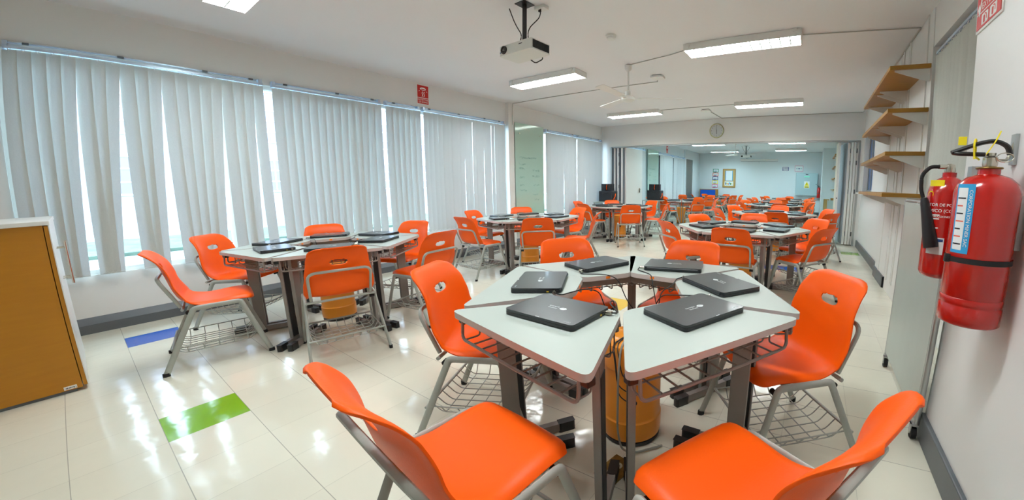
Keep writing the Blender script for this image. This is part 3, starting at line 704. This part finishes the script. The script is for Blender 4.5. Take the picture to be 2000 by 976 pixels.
MB().box((.084, -.015, .25), (.104, .015, .42)).build('wall_plate', 'alu', e)
h = MB().tube(fillet([(.10, .10, .60), (.085, .10, .535), (.0, .03, .532)], .02), .005, n=8); h.build('hook', 'steel', e)
MB().box((.094, .085, .52), (.1045, .115, .62)).build('bracket', 'alu', e)
e2 = thing('fire_extinguisher', (.515, 1.73, .86), 0, 'slimmer red fire extinguisher with black horn, half hidden behind the large one', 'fire extinguisher', 'fire extinguishers on the near wall')
R2 = .070
MB().lathe([(.02, .0), (R2-.02, .002), (R2-.006, .010), (R2, .025), (R2, .335), (R2-.006, .362), (R2-.025, .385), (.028, .396), (.024, .398), (.024, .415), (.002, .416)], 40).build('cylinder', 'red', e2, sharp=50)
MB().lathe([(.018, 0), (.020, .008), (.016, .03), (.010, .034)], 18).build('valve', 'steel', e2, (0, 0, .414))
MB().tube([(-.01, 0, .437), (-.042, -.01, .437)], .009, n=10).build('outlet_nut', 'steel', e2)
MB().tube(fillet([(-.04, -.01, .437), (-.07, -.012, .437), (-.100, -.015, .405), (-.098, -.018, .345), (-.088, -.02, .315)], .03), .0075, n=10).build('hose', 'rubber', e2)
q = Matrix.Translation((-.050, -.055, .125))@Matrix.Rotation(radians(-11), 4, 'Y')@Matrix.Rotation(radians(-8), 4, 'X')
MB().lathe([(.026, 0), (.027, .02), (.021, .10), (.016, .175), (.012, .195)], 20, mtx=q).build('horn', 'black', e2)
a1 = atan2(-1.73, -.515)
for i, (tx, sz) in enumerate((('EXTINTOR DE POLVO', .016), ('QUIMICO (CO2)', .017), ('INSTRUCCIONES', .010))): walltext('lettering', tx, sz, 'whitesign', e2, R2+.001, a1-.35+.03*i, .290-i*.022)
wrap(R2+.001, a1-.75, a1+.1, .10, .165).build('label', 'paper', e2); wrap(R2+.0016, a1-.7, a1+.05, .150, .160).build('label_band', 'navy', e2)
for z in (.20, .235, .27-.02): wrap(R2+.0012, a1-.8, a1-.25, z, z+.004, 4).build('printed_line', 'whitesign', e2)
wrap(R2-.006, a1-1.2, a1-.2, .345, .385).build('neck_label', 'yellow', e2)
MB().lathe([(.014, 0), (.014, .001)], 16, mtx=Matrix.Translation(((R2-.002)*cos(a1-.9), (R2-.002)*sin(a1-.9), .33))@Matrix.Rotation(a1-.9, 4, 'Z')@Matrix.Rotation(pi/2, 4, 'Y')).build('round_sticker', 'yellow', e2)
MB().box((.065, -.02, .0), (.124, .02, .44)).build('wall_plate', 'alu', e2)

def sign(name, loc, rot, w, h, label, cat='sign', mat_='redsign', border='whitesign', group=None):
    r = thing(name, loc, 0, label, cat, group); r.rotation_euler = rot
    MB().box((-w/2, -h/2, 0), (w/2, h/2, .004)).build('panel', border, r)
    return r
LW, RW, FW = (pi/2, 0, pi/2), (pi/2, 0, -pi/2), (pi/2, 0, 0)
def txt(r, body, size, m, x, y, sx=1, z=.0062): return textobj('lettering', body, size, m, r, (x, y, z), (0, 0, 0), .0003, sx=sx)
r = sign('smoke_detector_sign', (XW+.001, 3.375, 2.60), LW, .205, .295, 'red smoke detector sign above the window blinds')
MB().box((-.092, -.045, .004), (.092, .137, .006)).build('field', 'redsign', r); MB().box((-.092, -.138, .004), (.092, -.055, .006)).build('field', 'redsign', r)
txt(r, 'DETECTOR\nDE HUMO', .034, 'whitesign', 0, -.097, 1.0)
MB().prism([(.05*cos(2*pi*i/24), .085+.022*sin(2*pi*i/24)) for i in range(24)], .006, .0066).build('pictogram', 'whitesign', r)
MB().prism([(.04*cos(2*pi*i/24), .078+.008*sin(2*pi*i/24)) for i in range(24)], .0066, .007).build('pictogram', 'redsign', r)
for dx in (-.018, .012): MB().tube(fillet([(dx, -.03, .0065), (dx+.015, -.005, .0065), (dx-.002, .02, .0065), (dx+.012, .045, .0065)], .02), .005, .0008, n=6, up=(0, 0, 1)).build('pictogram', 'whitesign', r)
for sx in (-1, 1): MB().tube([(sx*.055, .055, .0065), (sx*.07, .045, .0065)], .003, .0008, n=5).build('pictogram', 'whitesign', r)
r = sign('extinguisher_sign', (.639, 1.845, 2.005), RW, .235, .285, 'red extinguisher sign high on the wall above the extinguishers')
MB().box((-.108, -.132, .004), (.108, .132, .006)).build('field', 'redsign', r)
txt(r, 'EXTINTOR', .034, 'whitesign', 0.02, -.050, 1.0)
MB().box((-.105, -.074, .006), (.105, -.070, .0066)).build('rule', 'whitesign', r)
for x in (-.030, .045):
    f = MB(); f.prism(rrect(x-.030, -.125, x+.030, -.082, .008), .006, .0064); f.build('pictogram', 'whitesign', r)
    f = MB(); f.prism(rrect(x-.012, -.121, x+.002, -.092, .005), .0064, .0068).build('pictogram', 'redsign', r)
    MB().tube(fillet([(x+.0, -.088, .0067), (x+.014, -.090, .0067), (x+.016, -.112, .0067)], .01), .0025, .0005, n=5).build('pictogram', 'redsign', r)
f = MB().prism([(-.10, -.05), (-.082, -.085), (-.055, .0), (-.068, .0), (-.082, -.045), (-.09, -.03)], .006, .0066).build('pictogram', 'whitesign', r)
f = MB().prism(rrect(-.02, .01, .03, .11, .015), .006, .0066).build('pictogram', 'whitesign', r)

# ------------------------------------------------------------------ rolling board
r = thing('rolling_board', (.602, 1.93, 0), 0, 'low pale grey board on castors standing along the shelf wall', 'board')
MB().box((-.012, .012, .095), (.012, .83, 1.13)).build('panel', 'greypaint', r, bevel=.002)
for y in (0, .84): MB().tube([(0, y, .075), (0, y, 1.14)], .014, n=12).build('post', 'alu', r)
MB().tube([(0, 0, 1.14), (0, .84, 1.14)], .010, n=10).build('top_rail', 'alu', r)
for y in (0, .80):
    w_ = MB().tube([(-.02, y-.0, .030), (.004, y, .030)], .030, n=20).build('castor', 'rubber', r, sharp=50)
    f = MB().box((-.024, y-.014, .028), (-.020, y+.014, .080)).box((.004, y-.014, .028), (.008, y+.014, .080)).box((-.024, y-.02, .072), (.008, y+.02, .08)).build('fork', 'alu', w_)
    MB().lathe([(.010, 0), (.010, .004)], 12, mtx=Matrix.Translation((-.021, y, .030))@Matrix.Rotation(-pi/2, 4, 'Y')).build('hub', 'steel', w_)

# ------------------------------------------------------------------ wall shelves
lv = ['top', 'second', 'third', 'lowest']
for i, z in enumerate((2.305, 1.93, 1.55, 1.175)):
    for j, (ya, yb) in enumerate(((3.86, 4.80), (4.81, 5.66))):
        r = thing('wall_shelf', (XR, ya, z), 0, 'oak wall shelf, %s level, %s board on white brackets' % (lv[i], ('nearer', 'farther')[j]), 'shelf', 'oak shelves on the wall')
        x1 = 0 if ya < 5 else 0
        MB().box((-.325, 0, -.035), (-.005, yb-ya, 0)).build('board', 'wood', r, bevel=.002)
        for y in (.03, yb-ya-.12):
            b = MB(); b.add([(-.28, y-.004, -.036), (-.005, y-.004, -.036), (-.005, y-.004, -.145), (-.03, y-.004, -.145), (-.28, y-.004, -.050), (-.28, y+.004, -.036), (-.005, y+.004, -.036), (-.005, y+.004, -.145), (-.03, y+.004, -.145), (-.28, y+.004, -.050)],
                 [(0, 1, 2, 3, 4), (9, 8, 7, 6, 5), (0, 5, 6, 1), (1, 6, 7, 2), (2, 7, 8, 3), (3, 8, 9, 4), (4, 9, 5, 0)]); b.build('bracket', 'white', r)
for n, y in enumerate((4.02, 4.66, 4.95, 5.50)): struct(MB().box((XR-.012, y-.02, .14), (XR-.0005, y+.02, ZC)).build('trim_%d' % (20+n), 'white'))
struct(MB().box((XR-.004, 4.72, .14), (XR-.0002, 4.728, 2.7)).build('trim_24', 'base'))

# ------------------------------------------------------------------ clock, ceiling fittings
r = thing('wall_clock', (-2.13, YP-.002, 2.49), 0, 'round wall clock with pale rim above the opening', 'clock'); r.rotation_euler = FW
MB().lathe([(.165, 0), (.172, .01), (.170, .026), (.160, .034), (.150, .030), (.148, .018), (.002, .018)], 48).build('case', mat('champagne_rim', 'C9C9A0', .3, metal=.6), r, sharp=50)
MB().lathe([(.148, .018), (.002, .0185)], 40).build('face', mat('clock_face', 'C4CACC', .5), r)
for h in range(12):
    a = radians(90-h*30); textobj('numeral', str(h or 12), .034, 'black', r, (.122*cos(a), .122*sin(a), .0192), (0, 0, 0), .0003)
MB().tube([(.0, -.02, .0215), (-.012, .115, .0215)], .0035, .0008, n=4).build('minute_hand', 'black', r)
MB().tube([(.0, .02, .0225), (.002, -.080, .0225)], .005, .0008, n=4).build('hour_hand', 'black', r)

def smoke(x, y, label):
    r = thing('smoke_detector', (x, y, ZC), 0, label, 'smoke detector'); MB().lathe([(.055, 0), (.056, -.022), (.048, -.024)], 28).build('base', 'white', r)
    MB().lathe([(.045, -.024), (.046, -.038), (.036, -.048), (.002, -.050)], 28).build('sensor', 'white', r); return r
smoke(-1.96, 3.38, 'round white smoke detector on the ceiling near the projector')
def ap(x, y, rz, label):
    r = thing('wifi_access_point', (x, y, ZC), rz, label, 'access point', 'ceiling access points')
    MB().prism(rrect(-.09, -.09, .09, .09, .035, 6), -.036, -.010, 0, 0, True).build('cover', 'white', r, bevel=.008); MB().prism(rrect(-.075, -.075, .075, .075, .03, 5), -.010, 0).build('mount', 'dark', r)
    MB().lathe([(.005, 0), (.004, -.001)], 10).build('indicator', 'green_led', r, (.0, -.04, -.036))
ap(-2.09, 4.95, .1, 'white wifi access point on the ceiling beside the fan'); ap(-2.09, 7.53, .0, 'white wifi access point on the ceiling in front of the clock')

def fan(x, y, a0, label):
    r = thing('ceiling_fan', (x, y, ZC), a0, label, 'fan', 'white ceiling fans')
    MB().lathe([(.03, 0), (.048, -.01), (.045, -.06), (.02, -.09)], 24).build('canopy', 'white', r); MB().tube([(0, 0, -.08), (0, 0, -.36)], .011, n=12).build('rod', 'white', r)
    MB().lathe([(.02, -.34), (.035, -.35), (.038, -.40), (.03, -.41)], 24).build('coupling', 'white', r)
    MB().lathe([(.035, -.405), (.075, -.415), (.088, -.435), (.085, -.465), (.055, -.485), (.002, -.488)], 32).build('motor', 'white', r, sharp=50)
    for k in range(3):
        A = Matrix.Rotation(k*2*pi/3, 4, 'Z')
        ar = MB(); ar.box((.07, -.018, -.452), (.17, .018, -.446), mtx=A); ar = ar.build('blade_arm', 'white', r)
        P = rpoly([(.14, -.045), (.70, -.062), (.70, .062), (.14, .045)], .03, 4); b = MB(); n = len(P)
        T = A@Matrix.Translation((0, 0, -.44))@Matrix.Rotation(radians(9), 4, 'X')
        V = [T@Vector((px, py, 0)) for px, py in P]+[T@Vector((px, py, .005)) for px, py in P]
        b.add(V, [tuple(range(n-1, -1, -1)), tuple(range(n, 2*n))]+[(i, (i+1) % n, (i+1) % n+n, i+n) for i in range(n)]); b.build('blade', 'white', r)
fan(-2.24, 4.32, radians(-91), 'white three-bladed ceiling fan in the near room'); fan(-2.62, 13.45, radians(10), 'white three-bladed ceiling fan in the far room')

def projector(x, y, label):
    r = thing('projector', (x, y, 0), radians(-3), label, 'projector', 'ceiling projectors')
    bd_ = MB().prism(rrect(-.195, -.115, .195, .115, .02), 2.320, 2.405, 0, 0, True).build('body', mat('projector_white', 'D9DBD6', .4) if 'prj' not in M else M['prj'], r, bevel=.006); M.setdefault('prj', bpy.data.materials['projector_white'])
    q = Matrix.Translation((-.130, -.113, 2.366))@Matrix.Rotation(pi/2, 4, 'X')
    MB().lathe([(.036, 0), (.034, .012), (.026, .012), (.024, .006), (.022, .006)], 28, mtx=q).build('lens_ring', 'black', r); MB().lathe([(.022, .006), (.012, .010), (.001, .011)], 20, mtx=q).build('lens', 'glasslens', r)
    v = MB(); v.box((.194, -.098, 2.330), (.1965, .098, 2.397), 0)
    for i in range(18): v.box((.1965, -.095+i*.0108, 2.333), (.199, -.090+i*.0108, 2.394), 1)
    v.build('vent', ['dark', 'black'], r)
    MB().box((-.182, -.1165, 2.345), (-.172, -.115, 2.355)).build('sensor', 'navy', r); MB().box((.05, -.1162, 2.378), (.09, -.115, 2.384)).build('badge', 'case', r)
    MB().box((-.12, -.08, 2.3235), (-.085, -.06, 2.325)).build('foot_pad', 'dark', r)
    MB().box((-.016, -.012, 2.46), (.016, .012, ZC)).build('pole', 'black', r, bevel=.002); MB().box((-.06, -.06, ZC-.006), (.06, .06, ZC)).build('ceiling_plate', 'black', r)
    MB().tube([(0, 0, 2.47), (.006, 0, 2.41)], .020, n=10).build('joint', 'black', r)
    for k in range(3):
        a = k*2*pi/3+.5; MB().tube([(.006, 0, 2.420), (.10*cos(a), .075*sin(a), 2.407)], .006, n=6).build('arm', 'black', r)
    MB().tube(fillet([(-.17, -.02, ZC), (-.10, -.02, 2.62), (-.015, -.016, 2.50), (-.04, -.02, 2.43), (-.06, .0, 2.41)], .08), .0045, n=6).build('cable', 'cable', r)
    MB().tube(fillet([(.105, .09, ZC-.035), (.10, .085, 2.66), (.02, .015, 2.55), (.03, .02, 2.43), (.0, .05, 2.40)], .06), .0045, n=6).build('cable', 'cable', r)
    MB().tube(fillet([(.09, .108, 2.35), (.08, .15, 2.32), (-.01, .14, 2.295), (-.03, .10, 2.325)], .03), .005, n=6).build('cable', 'cable', r); MB().box((.06, .105, 2.335), (.10, .135, 2.355)).build('plug', 'navy', r, bevel=.003)
projector(-2.265, 2.42, 'white projector hanging on a black pole in the near room'); projector(-2.45, 14.7, 'projector hanging on a black pole in the far room')
r = thing('ceiling_outlet', (-2.17, 2.53, ZC), 0, 'white power outlet box on the ceiling by the projector', 'outlet'); MB().box((-.055, -.035, -.03), (.055, .035, 0)).build('box', 'white', r, bevel=.004); MB().box((-.02, -.02, -.05), (.0, .0, -.03)).build('plug', 'black', r, bevel=.003)

def conduit(pts, label, rad=.009, name='cable_conduit'):
    o_ = MB()
    for a, b in zip(pts, pts[1:]): o_.tube([a, b], rad, rad*.8, n=4)
    tag(o_.build(name, mat('conduit_grey', 'B2B2AC', .6) if 'cond' not in M else M['cond']), label, 'conduit', 'cable conduits'); M.setdefault('cond', bpy.data.materials['conduit_grey'])
zc = ZC-.008
conduit([(XW+.085, 5.2, 2.36), (XW+.085, 5.2, zc), (-2.2, 5.2, zc), (-2.12, 5.0, zc)], 'thin conduit from the window pier to the access point by the fan', .007)
conduit([(-2.22, 4.31, zc), (-1.62, 4.19, zc), (-1.37, 4.10, zc)], 'thin ceiling conduit from the fan to the lamp', .007)
conduit([(-.13, 4.12, zc), (.95-.01, 4.27, zc)], 'thin ceiling conduit from the lamp to the shelf wall', .007)
conduit([(-2.97, 7.2, zc), (-1.42, 7.17, zc)], 'thin ceiling conduit joining the two lamps before the header', .007)
conduit([(-2.06, 7.60, zc), (-2.0, 8.55, zc), (.93, 8.55, zc)], 'conduit along the ceiling edge above the clock', .010)
conduit([(.94, 4.29, zc), (.94, 8.6, zc)], 'conduit along the top of the shelf wall', .010)

# ------------------------------------------------------------------ folding partition panels
def panel(x, y0, y1, ang, label, hinge=True, m='cream', th=.045, z0=.02, z1=2.18):
    r = thing('folding_panel', (x, y0, 0), ang, label, 'partition panel', 'folding partition panels')
    MB().box((-th/2, 0, z0), (th/2, y1-y0, z1)).build('leaf', m, r, bevel=.003)
    MB().box((-th/2-.001, -.008, z0), (th/2+.001, .006, z1)).build('edge_strip', 'white', r)
    if hinge:
        for z in (.25, 1.15, 1.75, 2.0): MB().tube([(th/2+.012, -.008, z-.045), (th/2+.012, -.008, z+.045)], .013, n=8).build('hinge', 'base', r)
    return r
M['pgrey'] = mat('grey_blue_leaf', 'A3ADB8', .5)
panel(-4.90, 8.68, 9.55, 0, 'folded partition panel against the window-side jamb', False, 'pgrey')
panel(-4.80, 8.68, 9.55, 0, 'second folded partition panel on the window side, with hinges', True, 'pgrey')
panel(-4.69, 8.70, 9.55, 0, 'third folded partition panel on the window side', False, 'pgrey')
p = panel(-4.60, 8.74, 9.54, radians(-7), 'white partition leaf with a small handle swung into the far room', False, 'white')
MB().box((.022, .62, .98), (.04, .66, 1.10)).build('lock_plate', 'steel', p, bevel=.002); MB().tube([(.04, .64, 1.06), (.07, .64, 1.06), (.07, .57, 1.06)], .007, n=8).build('handle', 'steel', p)
panel(.895, 8.68, 9.55, 0, 'folded partition panel against the shelf-side jamb', False, 'cream')
panel(.840, 8.68, 9.55, 0, 'second folded partition panel on the shelf side', True, 'cream')
panel(.785, 8.68, 9.55, 0, 'third folded partition panel on the shelf side', False, 'cream')
panel(.725, 8.70, 9.55, radians(9), 'dark-faced folded partition panel on the shelf side', True, 'pgrey')
p = panel(.535, 8.70, 9.10, radians(2), 'cream leaf with a keyhole ending the shelf-side panel stack', False, 'cream')
MB().lathe([(.012, 0), (.012, .004)], 12, mtx=Matrix.Translation((0, -.009, 1.0))@Matrix.Rotation(pi/2, 4, 'X')).build('keyhole', 'black', p)

# ------------------------------------------------------------------ black cases on small tables
def cases(x, y, w):
    r = thing('side_table', (x, y, 0), 0, 'small white table in the corner %s' % w, 'table', 'small white tables'); MB().box((-.34, -.22, .735), (.26, .25, .76)).build('tabletop', 'desktop', r, bevel=.004)
    for a, b in ((-.31, -.19), (.23, -.19), (-.31, .22), (.23, .22)): MB().box((a-.015, b-.015, 0), (a+.015, b+.015, .735)).build('leg', 'deskframe', r)
    c_ = thing('equipment_case', (x+.02, y, .76), 0, 'large black equipment case on the small table %s' % w, 'case', 'black equipment cases')
    MB().box((-.20, -.15, 0), (.20, .15, .28)).build('body', 'case', c_, bevel=.02); MB().tube(fillet([(.205, -.08, .06), (.235, -.05, .13), (.205, .02, .2)], .04), .012, n=6).build('strap', 'orange', c_); MB().tube(fillet([(-.07, -.155, .22), (-.05, -.18, .22), (.05, -.18, .22), (.07, -.155, .22)], .02), .008, n=6).build('handle', 'black', c_)
    for i, dx in enumerate((-.09, .09)):
        s_ = thing('speaker', (x+.02+dx, y-.02, 1.042), .1*(i*2-1), 'small black speaker, %s of two on the equipment case %s' % (('window-side one', 'aisle-side one')[i], w), 'speaker', 'small speakers on the cases')
        MB().prism(rrect(-.075, -.07, .075, .07, .03), 0, .175, 0, 0, True).build('cabinet', 'case', s_, bevel=.01); MB().lathe([(.045, 0), (.05, .004), (.02, .008)], 20, mtx=Matrix.Translation((0, -.07, .09))@Matrix.Rotation(pi/2, 4, 'X')).build('driver', 'black', s_)
        if i: MB().tube(fillet([(-.08, -.075, .02), (-.085, -.09, .09), (-.075, -.075, .16)], .03), .008, n=6).build('strap', 'orange', s_)
cases(-4.90, 8.30, 'before the folded panels'); cases(-4.23, 9.5+.35, 'standing in for a reflection')  # far table, case and speakers are solid stand-ins for a reflection in the panel

# ------------------------------------------------------------------ far room fittings
YW = YF-.001
def poster(x0, z0, x1, z1, frame, label, inner='paper'):
    r = thing('poster', ((x0+x1)/2, YW, (z0+z1)/2), 0, label, 'poster', 'posters in a column beside the cork board'); r.rotation_euler = FW; w, h = abs(x1-x0), abs(z1-z0)
    MB().box((-w/2, -h/2, 0), (w/2, h/2, .004)).build('sheet', frame, r); MB().box((-w/2+.03, -h/2+.03, .004), (w/2-.03, h/2-.03, .005)).build('printed_area', inner, r)
    for i in range(3): MB().box((-w/2+.06, h/2-.09-i*.045, .005), (w/2-.06-.03*i, h/2-.075-i*.045, .0055)).build('printed_line', 'navy', r)
for i, (c_, n_) in enumerate((('green', 'green-bordered'), ('redpap', 'coral-bordered'), ('navy', 'navy-bordered'), ('yellow', 'yellow-bordered'), ('pink', 'pink-bordered'))):
    poster(-4.52-.008*i, 2.02-i*.185, -4.24-.008*i, 2.02-i*.185-.17, c_, '%s paper notice in the column beside the cork board' % n_)
r = thing('cork_board', (-3.72, YW, 1.575), 0, 'wood-framed notice board with papers on the far end wall', 'notice board'); r.rotation_euler = FW
MB().box((-.31, -.44, 0), (.31, .44, .02)).build('frame', 'wood', r); MB().box((-.27, -.40, .02), (.27, .40, .022)).build('cork', 'beige', r)
MB().box((-.18, -.12, .022), (.18, .36, .024)).build('notice', 'blue', r); MB().box((-.15, -.11, .024), (.15, .35, .025)).build('sheet', 'paper', r)
MB().box((-.21, -.36, .022), (.21, -.15, .024)).build('sheet', 'paper', r)
for i, c_ in enumerate(('navy', 'yellow', 'redpap', 'blue', 'green', 'yellow')): MB().box((-.17+i*.058, -.31+.02*(i % 2), .024), (-.125+i*.058, -.20-.02*(i % 3), .025)).build('picture', c_, r)
r = thing('projection_screen', (-2.33, YW-.05, 2.44), 0, 'rolled up projection screen housing on the far end wall', 'screen'); MB().box((-.85, -.03, -.04), (.85, .04, .04)).build('housing', 'white', r, bevel=.01); MB().tube([(-.84, -.02, -.07), (.84, -.02, -.07)], .012, n=8).build('bottom_bar', 'alu', r); MB().tube([(0, -.02, -.07), (0, -.02, -.16)], .006, n=6).build('pull_cord', 'alu', r)
r = sign('zone_sign', (-1.13, YW, 2.03), FW, .30, .19, 'navy and white safety sign on the far end wall', mat_='navy'); MB().box((-.14, -.085, .004), (.14, .085, .006)).build('field', 'navy', r)
for i in range(4): MB().prism(rrect(-.115+i*.06, .005, -.075+i*.06, .07, .012), .006, .007).build('pictogram', 'whitesign', r)
MB().box((-.11, -.06, .006), (.11, -.02, .007)).build('rule', 'whitesign', r)
r = sign('framed_notice', (-.55, YW, 2.05), FW, .36, .26, 'white notice with a pink frame above the electrical cabinet', border='pink'); MB().box((-.165, -.115, .004), (.165, .115, .006)).build('sheet', 'paper', r); MB().lathe([(.03, .006), (.03, .007)], 16).build('pictogram', 'navy', r)
for x in (-.09, .09): MB().box((x-.035, -.02, .006), (x+.035, .02, .007)).build('printed_line', 'elec', r)
r = thing('electrical_cabinet', (-.19, YW, .86), 0, 'large grey electrical cabinet with a warning sticker on the far end wall', 'electrical cabinet')
MB().box((-.47, -.16, 0), (.46, 0, .99)).build('body', 'elec', r, bevel=.006); d = MB().box((-.455, -.18, .015), (.445, -.16, .975)).build('door', 'elec', r, bevel=.004)
for x in (-.08, .0, .08): MB().lathe([(.022, 0), (.022, .012), (.012, .016)], 14, mtx=Matrix.Translation((x, -.18, .83))@Matrix.Rotation(pi/2, 4, 'X')).build('indicator', 'green_led', d)
MB().box((-.06, -.183, .91), (.05, -.18, .945)).build('nameplate', 'case', d); MB().lathe([(.016, 0), (.016, .02)], 12, mtx=Matrix.Translation((.40, -.18, .5))@Matrix.Rotation(pi/2, 4, 'X')).build('lock', 'black', d)
w_ = MB().box((-.11, -.183, .33), (.12, -.18, .63)).build('warning_sticker', 'whitesign', d)
def xz(poly, y0, y1): 
    b = MB(); n = len(poly); b.add([(x, y0, z) for x, z in poly]+[(x, y1, z) for x, z in poly], [tuple(range(n)), tuple(range(2*n-1, n-1, -1))]+[(i, i+n, (i+1) % n+n, (i+1) % n) for i in range(n)]); return b
xz([(-.095, .435), (.105, .435), (.005, .61)], -.185, -.183).build('warning_triangle', 'yellow', w_); xz([(-.095, .345), (.105, .345), (.105, .415), (-.095, .415)], -.185, -.183).build('warning_band', 'yellow', w_)
xz([(.02, .58), (-.02, .51), (.0, .51), (-.01, .455), (.03, .525), (.01, .525)], -.1865, -.185).build('lightning_bolt', 'black', w_); MB().box((-.07, -.186, .37), (.08, -.185, .39)).build('printed_line', 'black', w_)
r = thing('fire_extinguisher', (.365, 15.8, .77), 0, 'small red fire extinguisher on the far wall return beside the electrical cabinet', 'fire extinguisher')
r.location = (.33, YF-.12, .77)
MB().lathe([(.02, 0), (.075, .005), (.08, .02), (.08, .40), (.06, .44), (.025, .46), (.02, .48)], 24).build('cylinder', 'red', r); MB().tube(fillet([(0, 0, .48), (-.02, 0, .53), (-.09, 0, .55)], .03), .012, n=8).build('lever', 'black', r); MB().tube(fillet([(.02, -.03, .5), (.10, -.04, .47), (.10, -.05, .25)], .05), .010, n=8).build('hose', 'rubber', r)
wrap(.082, 0, 2*pi, .20, .225, 20).build('strap', 'rubber', r)
r = thing('leaning_board', (-4.68, YF-.10, .5), 0, 'blue felt board in a wooden frame leaning low against the far wall', 'board'); MB().box((-.46, -.02, 0), (.46, .0, .54)).build('frame', 'wood', r); MB().box((-.42, -.026, .03), (.33, -.02, .50)).build('felt', 'bluefelt', r); MB().box((-.4, 0, -.5), (.4, .06, 0)).build('stand', 'deskframe', r)
for i, z in enumerate((2.3, 1.92, 1.55, 1.18)):
    r = thing('wall_shelf', (1.0, 12.9, z), 0, 'far room wall shelf, %s level' % lv[i], 'shelf', 'shelves in the far room'); MB().box((-.32, 0, -.035), (0, 1.8, 0)).build('board', 'wood', r)
    for y in (.1, .9, 1.7): MB().box((-.28, y, -.11), (0, y+.008, -.036)).build('bracket', 'white', r)
for x, y, h_, c_, t_ in ((.50, 12.95, .86, 'beige', 'tall tan cardboard panel standing by the far room shelf wall'), (.60, 12.4, .84, 'greypaint', 'tall grey panel standing by the far room shelf wall'), (.70, 12.9, .90, 'wood', 'tall wooden board standing by the far room shelf wall')):
    r = thing('storage_board', (x, y, 0), .1, t_, 'board'); MB().box((-.09, -.02, 0), (.09, .02, h_)).build('sheet', c_, r, bevel=.003); MB().box((-.095, -.025, 0), (-.085, .025, h_+.01)).build('edge_strip', 'alu', r)
r = sign('smoke_detector_sign', (XW+.061-.06, 13.45, 2.58), LW, .205, .295, 'red smoke detector sign high in the far room'); MB().box((-.092, -.045, .004), (.092, .137, .006)).build('field', 'redsign', r); MB().box((-.092, -.138, .004), (.092, -.055, .006)).build('field', 'redsign', r); MB().lathe([(.045, .006), (.045, .0065)], 18).build('pictogram', 'whitesign', r, (0, .06, 0)); txt(r, 'DETECTOR\nDE HUMO', .034, 'whitesign', 0, -.097)
smoke(-2.3, 12.2, 'round white smoke detector on the far room ceiling')
